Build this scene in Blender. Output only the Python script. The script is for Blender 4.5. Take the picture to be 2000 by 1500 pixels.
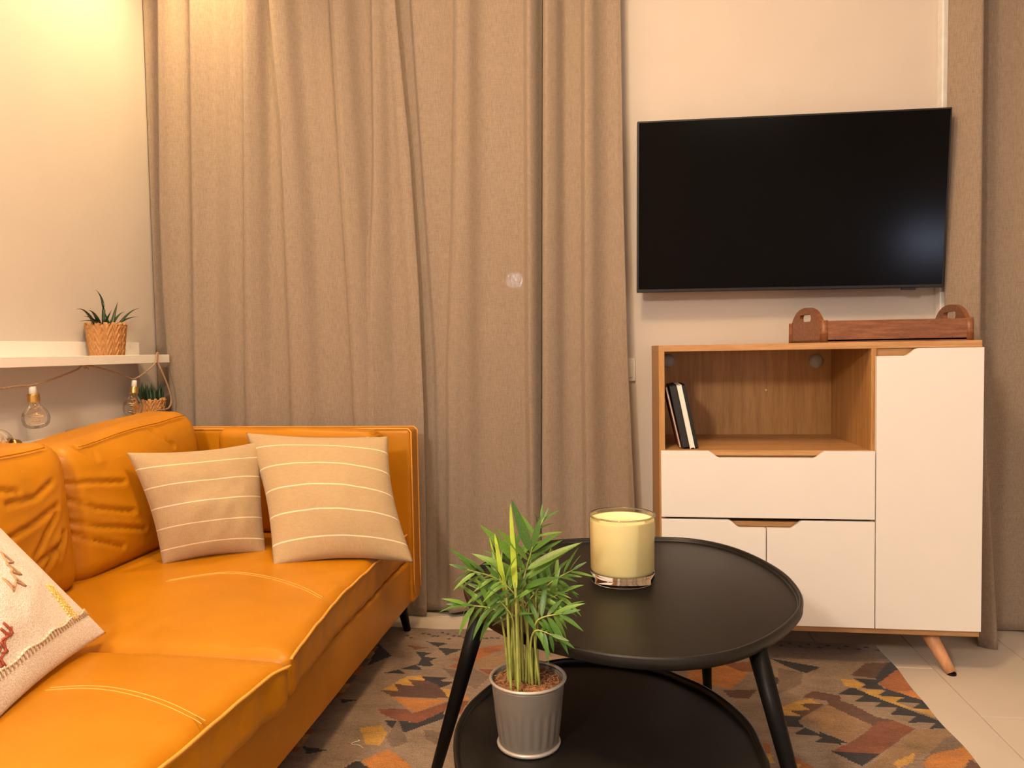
import bpy, bmesh, math, random
import numpy as np
from mathutils import Vector, Matrix, noise, Euler
rnd = random.Random(7)
sc = bpy.context.scene
for o in list(bpy.data.objects): bpy.data.objects.remove(o)
COL = sc.collection
# ------------------------------------------------------------------ camera
F_PX = 1460.0
YAW, PITCH, ROLL = math.radians(7.98), math.radians(2.64), math.radians(-0.96)
CAM = Vector((0, 0, 1.0))
RM = Matrix.Rotation(YAW, 3, 'Z') @ Matrix.Rotation(math.pi/2 - PITCH, 3, 'X') @ Matrix.Rotation(ROLL, 3, 'Z')
cd = bpy.data.cameras.new('camera'); cam = bpy.data.objects.new('camera', cd); COL.objects.link(cam)
cam.matrix_world = Matrix.Translation(CAM) @ RM.to_4x4()
cd.sensor_width = 36.0; cd.lens = F_PX/2000*36.0; cd.clip_start = 0.02
sc.camera = cam
# ------------------------------------------------------------------ world, lights, exposure
w = bpy.data.worlds.new('night'); sc.world = w; w.use_nodes = True
w.node_tree.nodes['Background'].inputs[0].default_value = (.10, .15, .30, 1)
w.node_tree.nodes['Background'].inputs[1].default_value = .03
def light(name, kind, loc, energy, col, size=.1, rot=None, spot=None, blend=.5, size_y=None):
    d = bpy.data.lights.new(name, kind); o = bpy.data.objects.new(name, d); COL.objects.link(o)
    d.energy = energy; d.color = col; o.location = loc
    if kind == 'AREA':
        d.size = size
        if size_y: d.shape = 'RECTANGLE'; d.size_y = size_y
    else: d.shadow_soft_size = size
    if rot: o.rotation_euler = rot
    if spot: d.spot_size = math.radians(spot); d.spot_blend = blend
    return o
WARM = (1.0, .70, .38)
light('floor_lamp_light', 'POINT', (-.85, -.75, 1.9), 118, (1, .83, .66), .12)
light('ceiling_lamp_light', 'POINT', (-.25, 1.05, 2.60), 66, (1, .665, .365), .14)
light('wall_spot_light', 'SPOT', (-1.38, 2.40, 2.72), 50, (1, .68, .32), .05, (math.radians(2), math.radians(24), 0), 125, .9)
light('neutral_fill_light', 'AREA', (1.3, -2.0, 2.6), 14, (1, .84, .70), 1.0, (0, 0, 0))  # added neutral fill from behind the camera, not a known fixture
light('evening_window_light', 'AREA', (3.38, -2.85, 1.21), 17, (.62, .72, 1.0), .26, (0, math.radians(90), 0), size_y=1.1)
sc.view_settings.view_transform = 'Standard'; sc.view_settings.look = 'None'
sc.view_settings.gamma = 1.0; sc.view_settings.use_curve_mapping = False
sc.view_settings.exposure = 0.34
# ------------------------------------------------------------------ pixel helpers (2000x1500 photo frame)
def ray(px, py): return RM @ Vector(((px-1000)/F_PX, -(py-750)/F_PX, -1))
def onZ(px, py, z): d = ray(px, py); return CAM + d*((z-CAM.z)/d.z)
def onY(px, py, y): d = ray(px, py); return CAM + d*(y/d.y)
def onX(px, py, x): d = ray(px, py); return CAM + d*(x/d.x)
# ------------------------------------------------------------------ object helpers
def tag(o, label=None, cat=None, group=None, kind=None):
    if label: o['label'] = label
    if cat: o['category'] = cat
    if group: o['group'] = group
    if kind: o['kind'] = kind
    return o
def empty(name, loc, label, cat, group=None):
    o = bpy.data.objects.new(name, None); COL.objects.link(o); o.location = loc; o.empty_display_size = .05
    return tag(o, label, cat, group)
def wloc(p):
    m = Matrix.Identity(4)
    while p is not None:
        m = p.matrix_basis if p.parent is None else m
        p = p.parent
    return m
def attach(o, parent):
    if parent is None: return o
    o.parent = parent
    root = parent
    while root.parent: root = root.parent
    # all meshes are written in world coordinates; only the root empty is offset
    if parent is root: o.matrix_parent_inverse = Matrix.Translation(Vector(root.location)).inverted() if root.type == 'EMPTY' else Matrix.Identity(4)
    else: o.matrix_parent_inverse = Matrix.Identity(4)
    return o
def mesh(name, verts, faces, mat, parent=None, smooth=False, uv=None):
    me = bpy.data.meshes.new(name); me.from_pydata([tuple(v) for v in verts], [], faces); me.update()
    if smooth: me.polygons.foreach_set('use_smooth', [True]*len(me.polygons))
    if uv is not None:
        l = me.uv_layers.new(name='UVMap')
        for lp in me.loops: l.data[lp.index].uv = uv[lp.vertex_index]
    o = bpy.data.objects.new(name, me); COL.objects.link(o)
    if mat: me.materials.append(mat)
    return attach(o, parent)
def from_bm(name, bm, mat, parent=None, smooth=False):
    me = bpy.data.meshes.new(name); bm.to_mesh(me); bm.free()
    if smooth: me.polygons.foreach_set('use_smooth', [True]*len(me.polygons))
    o = bpy.data.objects.new(name, me); COL.objects.link(o)
    if mat: me.materials.append(mat)
    return attach(o, parent)
def bm_box(bm, a, b):
    vs = [bm.verts.new((x, y, z)) for x in (a[0], b[0]) for y in (a[1], b[1]) for z in (a[2], b[2])]
    for f in ((0,1,3,2),(4,6,7,5),(0,4,5,1),(2,3,7,6),(0,2,6,4),(1,5,7,3)): bm.faces.new([vs[i] for i in f])
def box(name, a, b, mat, parent=None, bevel=.002, seg=2, xf=None):
    bm = bmesh.new(); bm_box(bm, a, b); bmesh.ops.recalc_face_normals(bm, faces=bm.faces)
    if bevel > 0: bmesh.ops.bevel(bm, geom=list(bm.edges), offset=bevel, segments=seg, affect='EDGES', profile=.5)
    if xf: bmesh.ops.transform(bm, matrix=xf, verts=bm.verts)
    return from_bm(name, bm, mat, parent)
def prism(name, poly, axis, a, b, mat, parent=None, bevel=.0015, xf=None):
    """poly of 2D points extruded along axis from a to b. axis 'y': (x,z); 'x': (y,z); 'z': (x,y)"""
    bm = bmesh.new()
    def P(p, t): return {'y': (p[0], t, p[1]), 'x': (t, p[0], p[1]), 'z': (p[0], p[1], t)}[axis]
    v0 = [bm.verts.new(P(p, a)) for p in poly]; v1 = [bm.verts.new(P(p, b)) for p in poly]
    n = len(poly); bm.faces.new(v0); bm.faces.new(v1[::-1])
    for i in range(n): bm.faces.new((v0[i], v1[i], v1[(i+1) % n], v0[(i+1) % n]))
    bmesh.ops.recalc_face_normals(bm, faces=bm.faces)
    if bevel > 0:
        ed = [e for e in bm.edges if len(e.link_faces) == 2 and e.calc_face_angle(0) > .6]
        bmesh.ops.bevel(bm, geom=ed, offset=bevel, segments=2, affect='EDGES', profile=.5)
    if xf: bmesh.ops.transform(bm, matrix=xf, verts=bm.verts)
    return from_bm(name, bm, mat, parent)
def frames(pts):
    n = len(pts); T = []
    for i in range(n):
        t = pts[min(i+1, n-1)] - pts[max(i-1, 0)]
        T.append(t.normalized() if t.length > 1e-9 else Vector((0, 0, 1)))
    up = Vector((0, 0, 1)) if abs(T[0].z) < .9 else Vector((1, 0, 0))
    N = []; nn = (up - T[0]*up.dot(T[0])).normalized()
    for t in T:
        nn = nn - t*nn.dot(t)
        nn = nn.normalized() if nn.length > 1e-6 else t.orthogonal().normalized()
        N.append(nn)
    return T, N
def tube_geo(pts, r, seg=8, closed=False, cap=True):
    pts = [Vector(p) for p in pts]; T, N = frames(pts); V = []; Fc = []; n = len(pts)
    for i, p in enumerate(pts):
        B = T[i].cross(N[i]); rr = r[i] if isinstance(r, (list, tuple)) else r
        for k in range(seg):
            a = 2*math.pi*k/seg; V.append(p + N[i]*math.cos(a)*rr + B*math.sin(a)*rr)
    for i in range(n if closed else n-1):
        j = (i+1) % n
        for k in range(seg): Fc.append((i*seg+k, i*seg+(k+1) % seg, j*seg+(k+1) % seg, j*seg+k))
    if cap and not closed: Fc.append(tuple(range(seg))[::-1]); Fc.append(tuple((n-1)*seg+k for k in range(seg)))
    return V, Fc
def tube(name, pts, r, mat, parent=None, seg=8, closed=False):
    V, Fc = tube_geo(pts, r, seg, closed); return mesh(name, V, Fc, mat, parent, True)
def multi(name, geos, mat, parent=None, smooth=True):
    V = []; Fc = []
    for v, f in geos:
        b = len(V); V += list(v); Fc += [tuple(i+b for i in q) for q in f]
    return mesh(name, V, Fc, mat, parent, smooth)
def lathe_geo(prof, seg=48, c=(0, 0, 0), fn=None, xf=None):
    V = []; Fc = []; n = len(prof)
    for i, (r, z) in enumerate(prof):
        for k in range(seg):
            a = 2*math.pi*k/seg; rr = r + (fn(a, z, i) if fn else 0)
            p = Vector((rr*math.cos(a), rr*math.sin(a), z)); 
            if xf: p = xf @ p
            V.append(p + Vector(c))
    for i in range(n-1):
        for k in range(seg): Fc.append((i*seg+k, i*seg+(k+1) % seg, (i+1)*seg+(k+1) % seg, (i+1)*seg+k))
    return V, Fc
def lathe(name, prof, mat, parent=None, seg=48, c=(0, 0, 0), fn=None, xf=None):
    V, Fc = lathe_geo(prof, seg, c, fn, xf); return mesh(name, V, Fc, mat, parent, True)
def catmull(P, per=8, closed=False):
    P = [Vector(p) for p in P]; n = len(P); out = []
    rng = range(n) if closed else range(n-1)
    for i in rng:
        g = (lambda k: P[k % n]) if closed else (lambda k: P[max(0, min(n-1, k))])
        a, b, c, d = g(i-1), g(i), g(i+1), g(i+2)
        for s in range(per):
            t = s/per
            out.append(.5*((2*b)+(c-a)*t+(2*a-5*b+4*c-d)*t*t+(3*b-a-3*c+d)*t**3))
    if not closed: out.append(P[-1])
    return out
def lerp(a, b, t): return a + (b-a)*t
def interp(x, xs, ys):
    return float(np.interp(x, xs, ys))
# ------------------------------------------------------------------ materials
def newmat(name):
    m = bpy.data.materials.new(name); m.use_nodes = True; nt = m.node_tree
    return m, nt, nt.nodes['Principled BSDF'], nt.nodes.new, nt.links.new
def noise_node(nt, scale, vec_scale=None, detail=3, rough=.5, coord='Object'):
    tc = nt.nodes.new('ShaderNodeTexCoord'); n = nt.nodes.new('ShaderNodeTexNoise')
    n.inputs['Scale'].default_value = scale; n.inputs['Detail'].default_value = detail; n.inputs['Roughness'].default_value = rough
    if vec_scale:
        mp = nt.nodes.new('ShaderNodeMapping'); mp.inputs['Scale'].default_value = vec_scale
        nt.links.new(tc.outputs[coord], mp.inputs['Vector']); nt.links.new(mp.outputs[0], n.inputs['Vector'])
    else: nt.links.new(tc.outputs[coord], n.inputs['Vector'])
    return n
def ramp(nt, fac, stops):
    r = nt.nodes.new('ShaderNodeValToRGB'); e = r.color_ramp.elements
    while len(e) < len(stops): e.new(.5)
    for i, (p, c) in enumerate(stops): e[i].position = p; e[i].color = (*c, 1)
    nt.links.new(fac, r.inputs[0]); return r
def bump(nt, h, strength, dist, bsdf, chain=None):
    b = nt.nodes.new('ShaderNodeBump'); b.inputs['Strength'].default_value = strength; b.inputs['Distance'].default_value = dist
    nt.links.new(h, b.inputs['Height'])
    if chain: nt.links.new(chain.outputs[0], b.inputs['Normal'])
    nt.links.new(b.outputs[0], bsdf.inputs['Normal']); return b
def sh(c, k): return tuple(max(0, min(1, x*k)) for x in c)
def simple(name, col, rough=.5, metal=0, var=.06, scale=30, bmp=0, spec=.5, bscale=None, vs=None, coat=0):
    m, nt, b, N, L = newmat(name)
    n = noise_node(nt, scale, vs)
    r = ramp(nt, n.outputs['Fac'], [(.3, sh(col, 1-var)), (.7, sh(col, 1+var))]); L(r.outputs[0], b.inputs['Base Color'])
    b.inputs['Roughness'].default_value = rough; b.inputs['Metallic'].default_value = metal
    b.inputs['Specular IOR Level'].default_value = spec
    if coat: b.inputs['Coat Weight'].default_value = coat; b.inputs['Coat Roughness'].default_value = .15
    if bmp:
        n2 = noise_node(nt, bscale or scale*4); bump(nt, n2.outputs['Fac'], bmp, .002, b)
    return m
def wood(name, dark, lite, vs, rough=.45, scale=1.0):
    m, nt, b, N, L = newmat(name)
    n = noise_node(nt, 6*scale, vs, 6, .62); n2 = noise_node(nt, 40*scale, vs, 3)
    mx = N('ShaderNodeMath'); mx.operation = 'MULTIPLY_ADD'; mx.inputs[1].default_value = .35
    L(n2.outputs['Fac'], mx.inputs[0]); 
    m2 = N('ShaderNodeMath'); m2.operation = 'MULTIPLY'; m2.inputs[1].default_value = .65; L(n.outputs['Fac'], m2.inputs[0]); L(m2.outputs[0], mx.inputs[2])
    r = ramp(nt, mx.outputs[0], [(.36, dark), (.5, tuple((a+c)/2 for a, c in zip(dark, lite))), (.62, lite)])
    L(r.outputs[0], b.inputs['Base Color']); b.inputs['Roughness'].default_value = rough
    bump(nt, mx.outputs[0], .12, .001, b); return m
def fabric(name, col, thread=420, var=.16, bmp=.35, rough=.95, sheen=.2, transp=0, transl=0, coord='Object', xy=('x', 'z')):
    m, nt, b, N, L = newmat(name)
    hi, lo = thread, thread*.07
    v1 = {'x': (hi, hi*.3, lo), 'y': (lo, hi, lo)}.get(xy[0]); 
    n1 = noise_node(nt, 1, (hi, hi, lo), 2, .6, coord); n2 = noise_node(nt, 1, (lo, lo, hi), 2, .6, coord)
    a0 = N('ShaderNodeMath'); a0.operation = 'MULTIPLY'; a0.inputs[1].default_value = 1.25; L(n1.outputs['Fac'], a0.inputs[0])
    a = N('ShaderNodeMath'); a.operation = 'MULTIPLY_ADD'; a.inputs[1].default_value = .75; L(n2.outputs['Fac'], a.inputs[0]); L(a0.outputs[0], a.inputs[2])
    h = N('ShaderNodeMath'); h.operation = 'MULTIPLY'; h.inputs[1].default_value = .5; L(a.outputs[0], h.inputs[0])
    r = ramp(nt, h.outputs[0], [(.36, sh(col, 1-var)), (.64, sh(col, 1+var))]); L(r.outputs[0], b.inputs['Base Color'])
    b.inputs['Roughness'].default_value = rough; b.inputs['Sheen Weight'].default_value = sheen; b.inputs['Specular IOR Level'].default_value = .15
    bump(nt, h.outputs[0], bmp, .0015, b)
    out = nt.nodes['Material Output']; cur = b.outputs[0]
    if transl:
        t = N('ShaderNodeBsdfTranslucent'); L(r.outputs[0], t.inputs[0]); mx = N('ShaderNodeMixShader'); mx.inputs[0].default_value = transl
        L(cur, mx.inputs[1]); L(t.outputs[0], mx.inputs[2]); cur = mx.outputs[0]
    if transp:
        t = N('ShaderNodeBsdfTransparent'); mx = N('ShaderNodeMixShader')
        rr = ramp(nt, h.outputs[0], [(.38, (transp*2.2,)*3), (.56, (0.0,)*3)]); L(rr.outputs[0], mx.inputs[0])
        L(cur, mx.inputs[1]); L(t.outputs[0], mx.inputs[2]); cur = mx.outputs[0]
    L(cur, out.inputs[0]); return m
def leather(name, col):
    m, nt, b, N, L = newmat(name)
    n = noise_node(nt, 4, None, 4); r = ramp(nt, n.outputs['Fac'], [(.3, sh(col, .86)), (.7, sh(col, 1.08))]); L(r.outputs[0], b.inputs['Base Color'])
    b.inputs['Roughness'].default_value = .40; b.inputs['Specular IOR Level'].default_value = .34
    tc = N('ShaderNodeTexCoord'); v = N('ShaderNodeTexVoronoi'); v.inputs['Scale'].default_value = 420; L(tc.outputs['Object'], v.inputs['Vector'])
    b1 = bump(nt, v.outputs['Distance'], .10, .0008, b)
    n3 = noise_node(nt, 22, None, 4, .6); bump(nt, n3.outputs['Fac'], .16, .006, b, b1)
    return m
def emit(name, col, s):
    m = bpy.data.materials.new(name); m.use_nodes = True; nt = m.node_tree; nt.nodes.clear()
    e = nt.nodes.new('ShaderNodeEmission'); e.inputs[0].default_value = (*col, 1); e.inputs[1].default_value = s
    o = nt.nodes.new('ShaderNodeOutputMaterial'); nt.links.new(e.outputs[0], o.inputs[0]); return m
def thin_glass(name, tint=(1, .97, .93)):
    m = bpy.data.materials.new(name); m.use_nodes = True; nt = m.node_tree; nt.nodes.clear()
    t = nt.nodes.new('ShaderNodeBsdfTransparent'); t.inputs[0].default_value = (*tint, 1)
    g = nt.nodes.new('ShaderNodeBsdfGlossy'); g.inputs['Roughness'].default_value = .03
    lw = nt.nodes.new('ShaderNodeLayerWeight'); lw.inputs[0].default_value = .22
    mr = nt.nodes.new('ShaderNodeMath'); mr.operation = 'MULTIPLY'; mr.inputs[1].default_value = .75
    mx = nt.nodes.new('ShaderNodeMixShader'); o = nt.nodes.new('ShaderNodeOutputMaterial')
    nt.links.new(lw.outputs['Fresnel'], mr.inputs[0]); nt.links.new(mr.outputs[0], mx.inputs[0])
    nt.links.new(t.outputs[0], mx.inputs[1]); nt.links.new(g.outputs[0], mx.inputs[2]); nt.links.new(mx.outputs[0], o.inputs[0]); return m
M = {}
M['wall'] = simple('wall_paint', (.60, .54, .49), .9, 0, .015, 6, .05, .2, 260)
M['ceil'] = simple('ceiling_paint', (.75, .73, .70), .95, 0, .01, 8)
M['tile'] = simple('floor_tile', (.62, .55, .47), .42, 0, .03, 5, .03, .4, 120)
M['grout'] = simple('grout', (.30, .24, .19), .9)
M['white'] = simple('white_lacquer', (.79, .765, .74), .38, 0, .01, 10)
M['shelf_white'] = simple('white_shelf_paint', (.82, .80, .76), .45, 0, .015, 10)
M['frame_white'] = simple('window_frame_white', (.78, .77, .75), .45)
M['oak'] = wood('oak_horizontal', (.37, .185, .065), (.55, .31, .13), (.6, 6, 12))
M['oak_v'] = wood('oak_vertical', (.34, .165, .05), (.50, .275, .095), (9, 9, .5))
M['beech'] = wood('beech_leg', (.55, .27, .13), (.68, .36, .19), (8, 8, .8))
M['redwood'] = wood('tray_wood', (.14, .048, .018), (.29, .115, .045), (2.2, 10, 18), .42)
M['curtain'] = fabric('curtain_linen', (.33, .256, .195), 620, .12, .22, transp=.05, transl=.08)
M['pillow'] = None
M['black'] = simple('black_table_lacquer', (.0085, .0075, .0065), .40, 0, .25, 14, .05, .34, 90)
M['blackm'] = simple('black_leg_paint', (.004, .004, .004), .42, spec=.14)
M['leather'] = leather('cognac_leather', (.52, .205, .004))
M['piping'] = simple('piping_leather', (.80, .36, .06), .5, 0, .05, 40)
M['stitch'] = simple('stitch_thread', (.80, .42, .10), .7)
M['tvbody'] = simple('tv_bezel', (.008, .008, .009), .4)
M['brass'] = simple('brass', (.75, .50, .16), .28, 1, .05)
M['porcelain'] = simple('porcelain_white', (.80, .78, .72), .35)
M['rope'] = simple('jute_rope', (.42, .28, .17), .95, 0, .25, 260, .5)
M['copper'] = simple('copper_wire', (.95, .66, .34), .25, 1)
M['steel'] = simple('brushed_steel', (.62, .60, .58), .3, 1)
M['pot'] = simple('taupe_metal_pot', (.21, .185, .155), .40, .15, .04, 12)
M['potrim'] = simple('taupe_metal_rim', (.50, .45, .39), .32, .4, .04, 12)
M['soil'] = simple('coir_soil', (.30, .13, .06), .95, 0, .5, 160, .8, .2, 220)
M['basket'] = simple('woven_bamboo', (.50, .245, .08), .6, 0, .14, 140, .2)
M['succ'] = simple('dark_succulent', (.022, .050, .020), .42, 0, .3, 40)
M['stem'] = simple('palm_stem', (.34, .38, .085), .5, 0, .3, 30)
M['leafA'] = simple('palm_leaf_green', (.06, .155, .020), .42, 0, .25, 40)
M['leafB'] = simple('palm_leaf_light', (.115, .24, .030), .42, 0, .2, 40)
M['spear'] = simple('palm_spear', (.46, .60, .05), .45, 0, .2, 40)
M['cover_black'] = simple('book_cover_black', (.012, .012, .013), .5)
M['cover_brown'] = simple('book_cover_rust', (.20, .07, .04), .55)
M['paper'] = simple('book_paper', (.80, .77, .72), .8, 0, .04, 300)
M['cap'] = simple('grey_cap', (.42, .42, .42), .5)
M['thread'] = simple('white_thread', (.85, .80, .72), .8)
M['glass_thin'] = thin_glass('bulb_glass')
M['jar'] = thin_glass('jar_wall_glass', (.97, .97, .92))
M['pane'] = thin_glass('window_pane', (.85, .9, .92))
# screen
m, nt, b, N, L = newmat('tv_screen'); b.inputs['Base Color'].default_value = (.0022, .0018, .0015, 1); b.inputs['Roughness'].default_value = .15; b.inputs['Specular IOR Level'].default_value = .11; M['screen'] = m
# candle glass and wax
m, nt, b, N, L = newmat('jar_glass'); b.inputs['Base Color'].default_value = (.98, .98, .94, 1); b.inputs['Roughness'].default_value = .02
b.inputs['Transmission Weight'].default_value = 1; b.inputs['IOR'].default_value = 1.45; M['glass'] = m
m, nt, b, N, L = newmat('candle_wax'); b.inputs['Base Color'].default_value = (.92, .80, .44, 1); b.inputs['Roughness'].default_value = .5
b.inputs['Subsurface Weight'].default_value = .25; b.inputs['Subsurface Radius'].default_value = (.02, .012, .005); b.inputs['Subsurface Scale'].default_value = .5; M['wax'] = m
# ------------------------------------------------------------------ room shell
WX, WR, WF, WB, CZ = -1.87, 3.4, -4.2, 2.86, 2.78
def slab(name, a, b, mat): return tag(box(name, a, b, mat, None, 0), kind='structure')
floor = slab('floor', (WX-.1, WF-.1, -.12), (WR+.1, WB+.1, -.004), M['grout'])
# tiles 0.30 x 0.60 in running bond, each one a part of the floor
tw, tl, gp = .303, .60, .0022
tmesh = {}
def tile(x0, x1, y0, y1):
    key = (round(x1-x0, 4), round(y1-y0, 4))
    if key not in tmesh:
        bm = bmesh.new(); bm_box(bm, (0, 0, -.012), (key[0], key[1], 0)); bmesh.ops.recalc_face_normals(bm, faces=bm.faces)
        bmesh.ops.bevel(bm, geom=[e for e in bm.edges if all(v.co.z > -.001 for v in e.verts)], offset=.0012, segments=1, affect='EDGES')
        me = bpy.data.meshes.new('tile'); bm.to_mesh(me); bm.free(); me.materials.append(M['tile']); tmesh[key] = me
    o = bpy.data.objects.new('tile', tmesh[key]); COL.objects.link(o); o.parent = floor; o.location = (x0, y0, 0)
xs = []; x = .955
while x > WX: x -= tw
i0 = 0
col = round((x-.955)/tw)
while x < WR:
    a, b = max(x, WX), min(x+tw, WR); off = 2.107 if col % 2 == 0 else 2.107+.30
    y = off
    while y > WF: y -= tl
    while y < WB:
        c, d = max(y, WF), min(y+tl, WB)
        if b-a > .02 and d-c > .02: tile(a+gp/2, b-gp/2, c+gp/2, d-gp/2)
        y += tl
    x += tw; col += 1
slab('wall_left', (WX-.1, WF, 0), (WX, WB+.1, CZ), M['wall'])
slab('wall_right', (WR, WF, 0), (WR+.1, WB+.1, CZ), M['wall'])
slab('wall_front', (WX-.1, WF-.1, 0), (WR+.1, WF, CZ), M['wall'])
slab('ceiling', (WX-.1, WF-.1, CZ), (WR+.1, WB+.1, CZ+.1), M['ceil'])
bm = bmesh.new()
W1, W2 = (-1.62, -.12, .75, 2.35), (1.17, 2.45, .75, 2.35)   # window openings x0,x1,z0,z1
for a, b, c, d in [(WX, W1[0], 0, CZ), (W1[1], W2[0], 0, CZ), (W2[1], WR, 0, CZ),
                   (W1[0], W1[1], 0, W1[2]), (W1[0], W1[1], W1[3], CZ), (W2[0], W2[1], 0, W2[2]), (W2[0], W2[1], W2[3], CZ)]:
    bm_box(bm, (a, WB, c), (b, WB+.16, d))
bmesh.ops.recalc_face_normals(bm, faces=bm.faces)
tag(from_bm('wall_back', bm, M['wall']), kind='structure')
for n, W in ((1, W1), (2, W2)):
    bm = bmesh.new(); x0, x1, z0, z1 = W; t = .05; y0, y1 = WB+.06, WB+.12; mx = (x0+x1)/2
    for a, b, c, d in [(x0, x1, z0, z0+t), (x0, x1, z1-t, z1), (x0, x0+t, z0+t, z1-t), (x1-t, x1, z0+t, z1-t), (mx-.04, mx+.04, z0+t, z1-t)]:
        bm_box(bm, (a, y0, c), (b, y1, d))
    bmesh.ops.recalc_face_normals(bm, faces=bm.faces)
    fr = tag(from_bm('window_%d' % n, bm, M['frame_white']), 'white window frame hidden behind the %s curtain' % ('wide linen' if n == 1 else 'right hand'), kind='structure')
    for a, b in ((x0+t, mx-.04), (mx+.04, x1-t)):
        mesh('pane', [(a, y0+.03, z0+t), (b, y0+.03, z0+t), (b, y0+.03, z1-t), (a, y0+.03, z1-t)], [(0, 1, 2, 3)], M['pane'], fr)
# pale trim strip beside the right-hand curtain
ta, tb = onY(1837, 100, 2.83).x, onY(1848, 100, 2.83).x
tag(box('trim_1', (ta, 2.815, 0), (tb+.02, 2.86, 2.5), M['frame_white'], None, .004), 'pale vertical trim strip beside the right hand curtain', kind='structure')
# ------------------------------------------------------------------ curtains
def curtain(name, xl, xr, folds, y0, ztop, zbot, nx, label, edge_curl=(.0, .0), extra=None, saw=()):
    """xl,xr: functions of z giving the panel's side edges; folds: (x(z), half width, depth, power)"""
    nz = 90; V = []; Fc = []
    for j in range(nz+1):
        z = lerp(ztop, zbot, j/nz); a, b = xl(z), xr(z)
        for i in range(nx+1):
            s = i/nx; x = lerp(a, b, s); d = 0
            for fx, hw, dep, pw in folds:
                g = (ztop-z)/(ztop-zbot); t = (x-fx(z))/(hw*(1+.6*g)); d += (1.0 if saw else 2.2)*dep*(1-.55*g)/(1+abs(t)**lerp(pw, 3, g))
            g = (ztop-z)/(ztop-zbot)
            for fx, ln_, amp in saw:
                t = x-fx(z)
                if t < -.012*(1+g) or t > ln_: continue
                if t < 0: s_ = 1+t/(.012*(1+g)); q_ = s_*s_*(3-2*s_)
                else: q_ = 1-t/ln_; q_ = q_*q_*(3-2*q_)
                d += amp*(1-.5*g)*q_
            n = noise.noise(Vector((x*7, z*.5, y0*3)))*.010 + noise.noise(Vector((x*22, z*.9, 4.1)))*.0022
            k = -edge_curl[0]*math.exp(-((x-a)/.02)**2) - edge_curl[1]*math.exp(-((b-x)/.02)**2)
            e = extra(x, z) if extra else 0
            V.append((x, y0 - d + n - k*1.0 - e, z + (.012*math.sin(x*9) if j == nz else 0)))
    for j in range(nz):
        for i in range(nx):
            q = j*(nx+1)+i; Fc.append((q, q+1, q+nx+2, q+nx+1))
    o = mesh(name, V, Fc, M['curtain'], None, True)
    sm = o.modifiers.new('thickness', 'SOLIDIFY'); sm.thickness = .0025; sm.offset = 1
    # hem folded up at the bottom
    return tag(o, label, 'curtain', 'linen curtain panels')
def pxline(pairs, Y):
    """pairs of (px,py) -> x as a function of z"""
    P = sorted([(onY(a, b, Y).z, onY(a, b, Y).x) for a, b in pairs])
    return lambda z: interp(z, [p[0] for p in P], [p[1] for p in P])
YC = 2.70
def fold(pairs, hw, dep, pw=4, Y=YC): return (pxline(pairs, Y), hw, dep, pw)
LEDGE = pxline([(303, 0), (306, 400), (312, 560), (330, 800), (345, 1100)], 2.74)
def leftret(x, z):
    s_ = max(0, min(1, (-1.40-x)/.20)); return -.04*s_*s_*(3-2*s_)-.092/(1+math.exp(max(-40, min(40, (x-LEDGE(z)+.004)/.004))))
p1 = curtain('curtain', lambda z: WX+.006, pxline([(769, 0), (797, 300), (814, 560), (824, 800), (828, 1000), (830, 1200)], 2.665),
    [fold([(318, 0), (334, 700)], .022, .010), fold([(394, 0), (396, 700), (400, 1000)], .030, .034, 6), fold([(452, 0), (455, 700)], .020, .012, 3),
     fold([(506, 0), (510, 700)], .027, .035, 5), fold([(560, 0), (598, 640), (605, 900)], .036, .036, 5), fold([(600, 0), (640, 500)], .02, .010, 3),
     fold([(676, 0), (712, 640), (722, 900)], .028, .042, 5), fold([(742, 0), (748, 640), (765, 900)], .022, .026, 4), fold([(768, 0), (822, 800), (826, 1200)], .020, .022, 4)],
    2.70, 2.62, .012, 260, 'wide beige linen curtain panel hanging furthest left, above the sofa', (.0, .0), leftret,
    [(pxline([(378, 0), (380, 650), (385, 1000)], YC), .062, .055), (pxline([(491, 0), (490, 700), (494, 1000)], YC), .085, .055), (pxline([(541, 0), (566, 250), (577, 650), (584, 900)], YC), .14, .055), (pxline([(655, 0), (672, 300), (694, 650), (706, 900)], YC), .12, .060), (pxline([(733, 0), (737, 300), (731, 500), (740, 900)], YC), .07, .03)])
p2 = curtain('curtain', pxline([(700, 0), (760, 700), (770, 1200)], 2.74), pxline([(1057, 0), (1056, 700), (1055, 1060), (1054, 1230)], 2.70),
    [fold([(908, 0), (905, 640), (900, 1100)], .032, .036, 5), fold([(965, 0), (975, 700)], .03, .012, 3), fold([(1040, 0), (1040, 700)], .022, .030, 4), fold([(845, 0), (870, 700)], .02, .008, 3)],
    2.74, 2.62, .012, 170, 'beige linen curtain panel in the middle, behind the potted palm', (0, .02), None,
    [(pxline([(890, 0), (886, 400), (878, 700), (880, 1100)], YC), .13, .050), (pxline([(1028, 0), (1033, 700)], YC), .05, .035), (pxline([(800, 0), (850, 700)], YC), .1, .015)])
p3 = curtain('curtain', pxline([(1060, 0), (1059, 700), (1057, 1060), (1056, 1230)], 2.70), pxline([(1212, 0), (1218, 400), (1226, 700), (1240, 985), (1250, 1200)], 2.72),
    [fold([(1078, 0), (1076, 640)], .026, .046, 6), fold([(1150, 0), (1150, 700)], .024, .028, 4), fold([(1208, 0), (1236, 985)], .02, .018, 4)],
    2.745, 2.62, .012, 110, 'narrow beige linen curtain panel hanging beside the light switch', (.0, .012), None,
    [(pxline([(1063, 0), (1062, 700), (1060, 1100)], YC), .075, .050), (pxline([(1142, 0), (1144, 700)], YC), .09, .045)])
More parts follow.
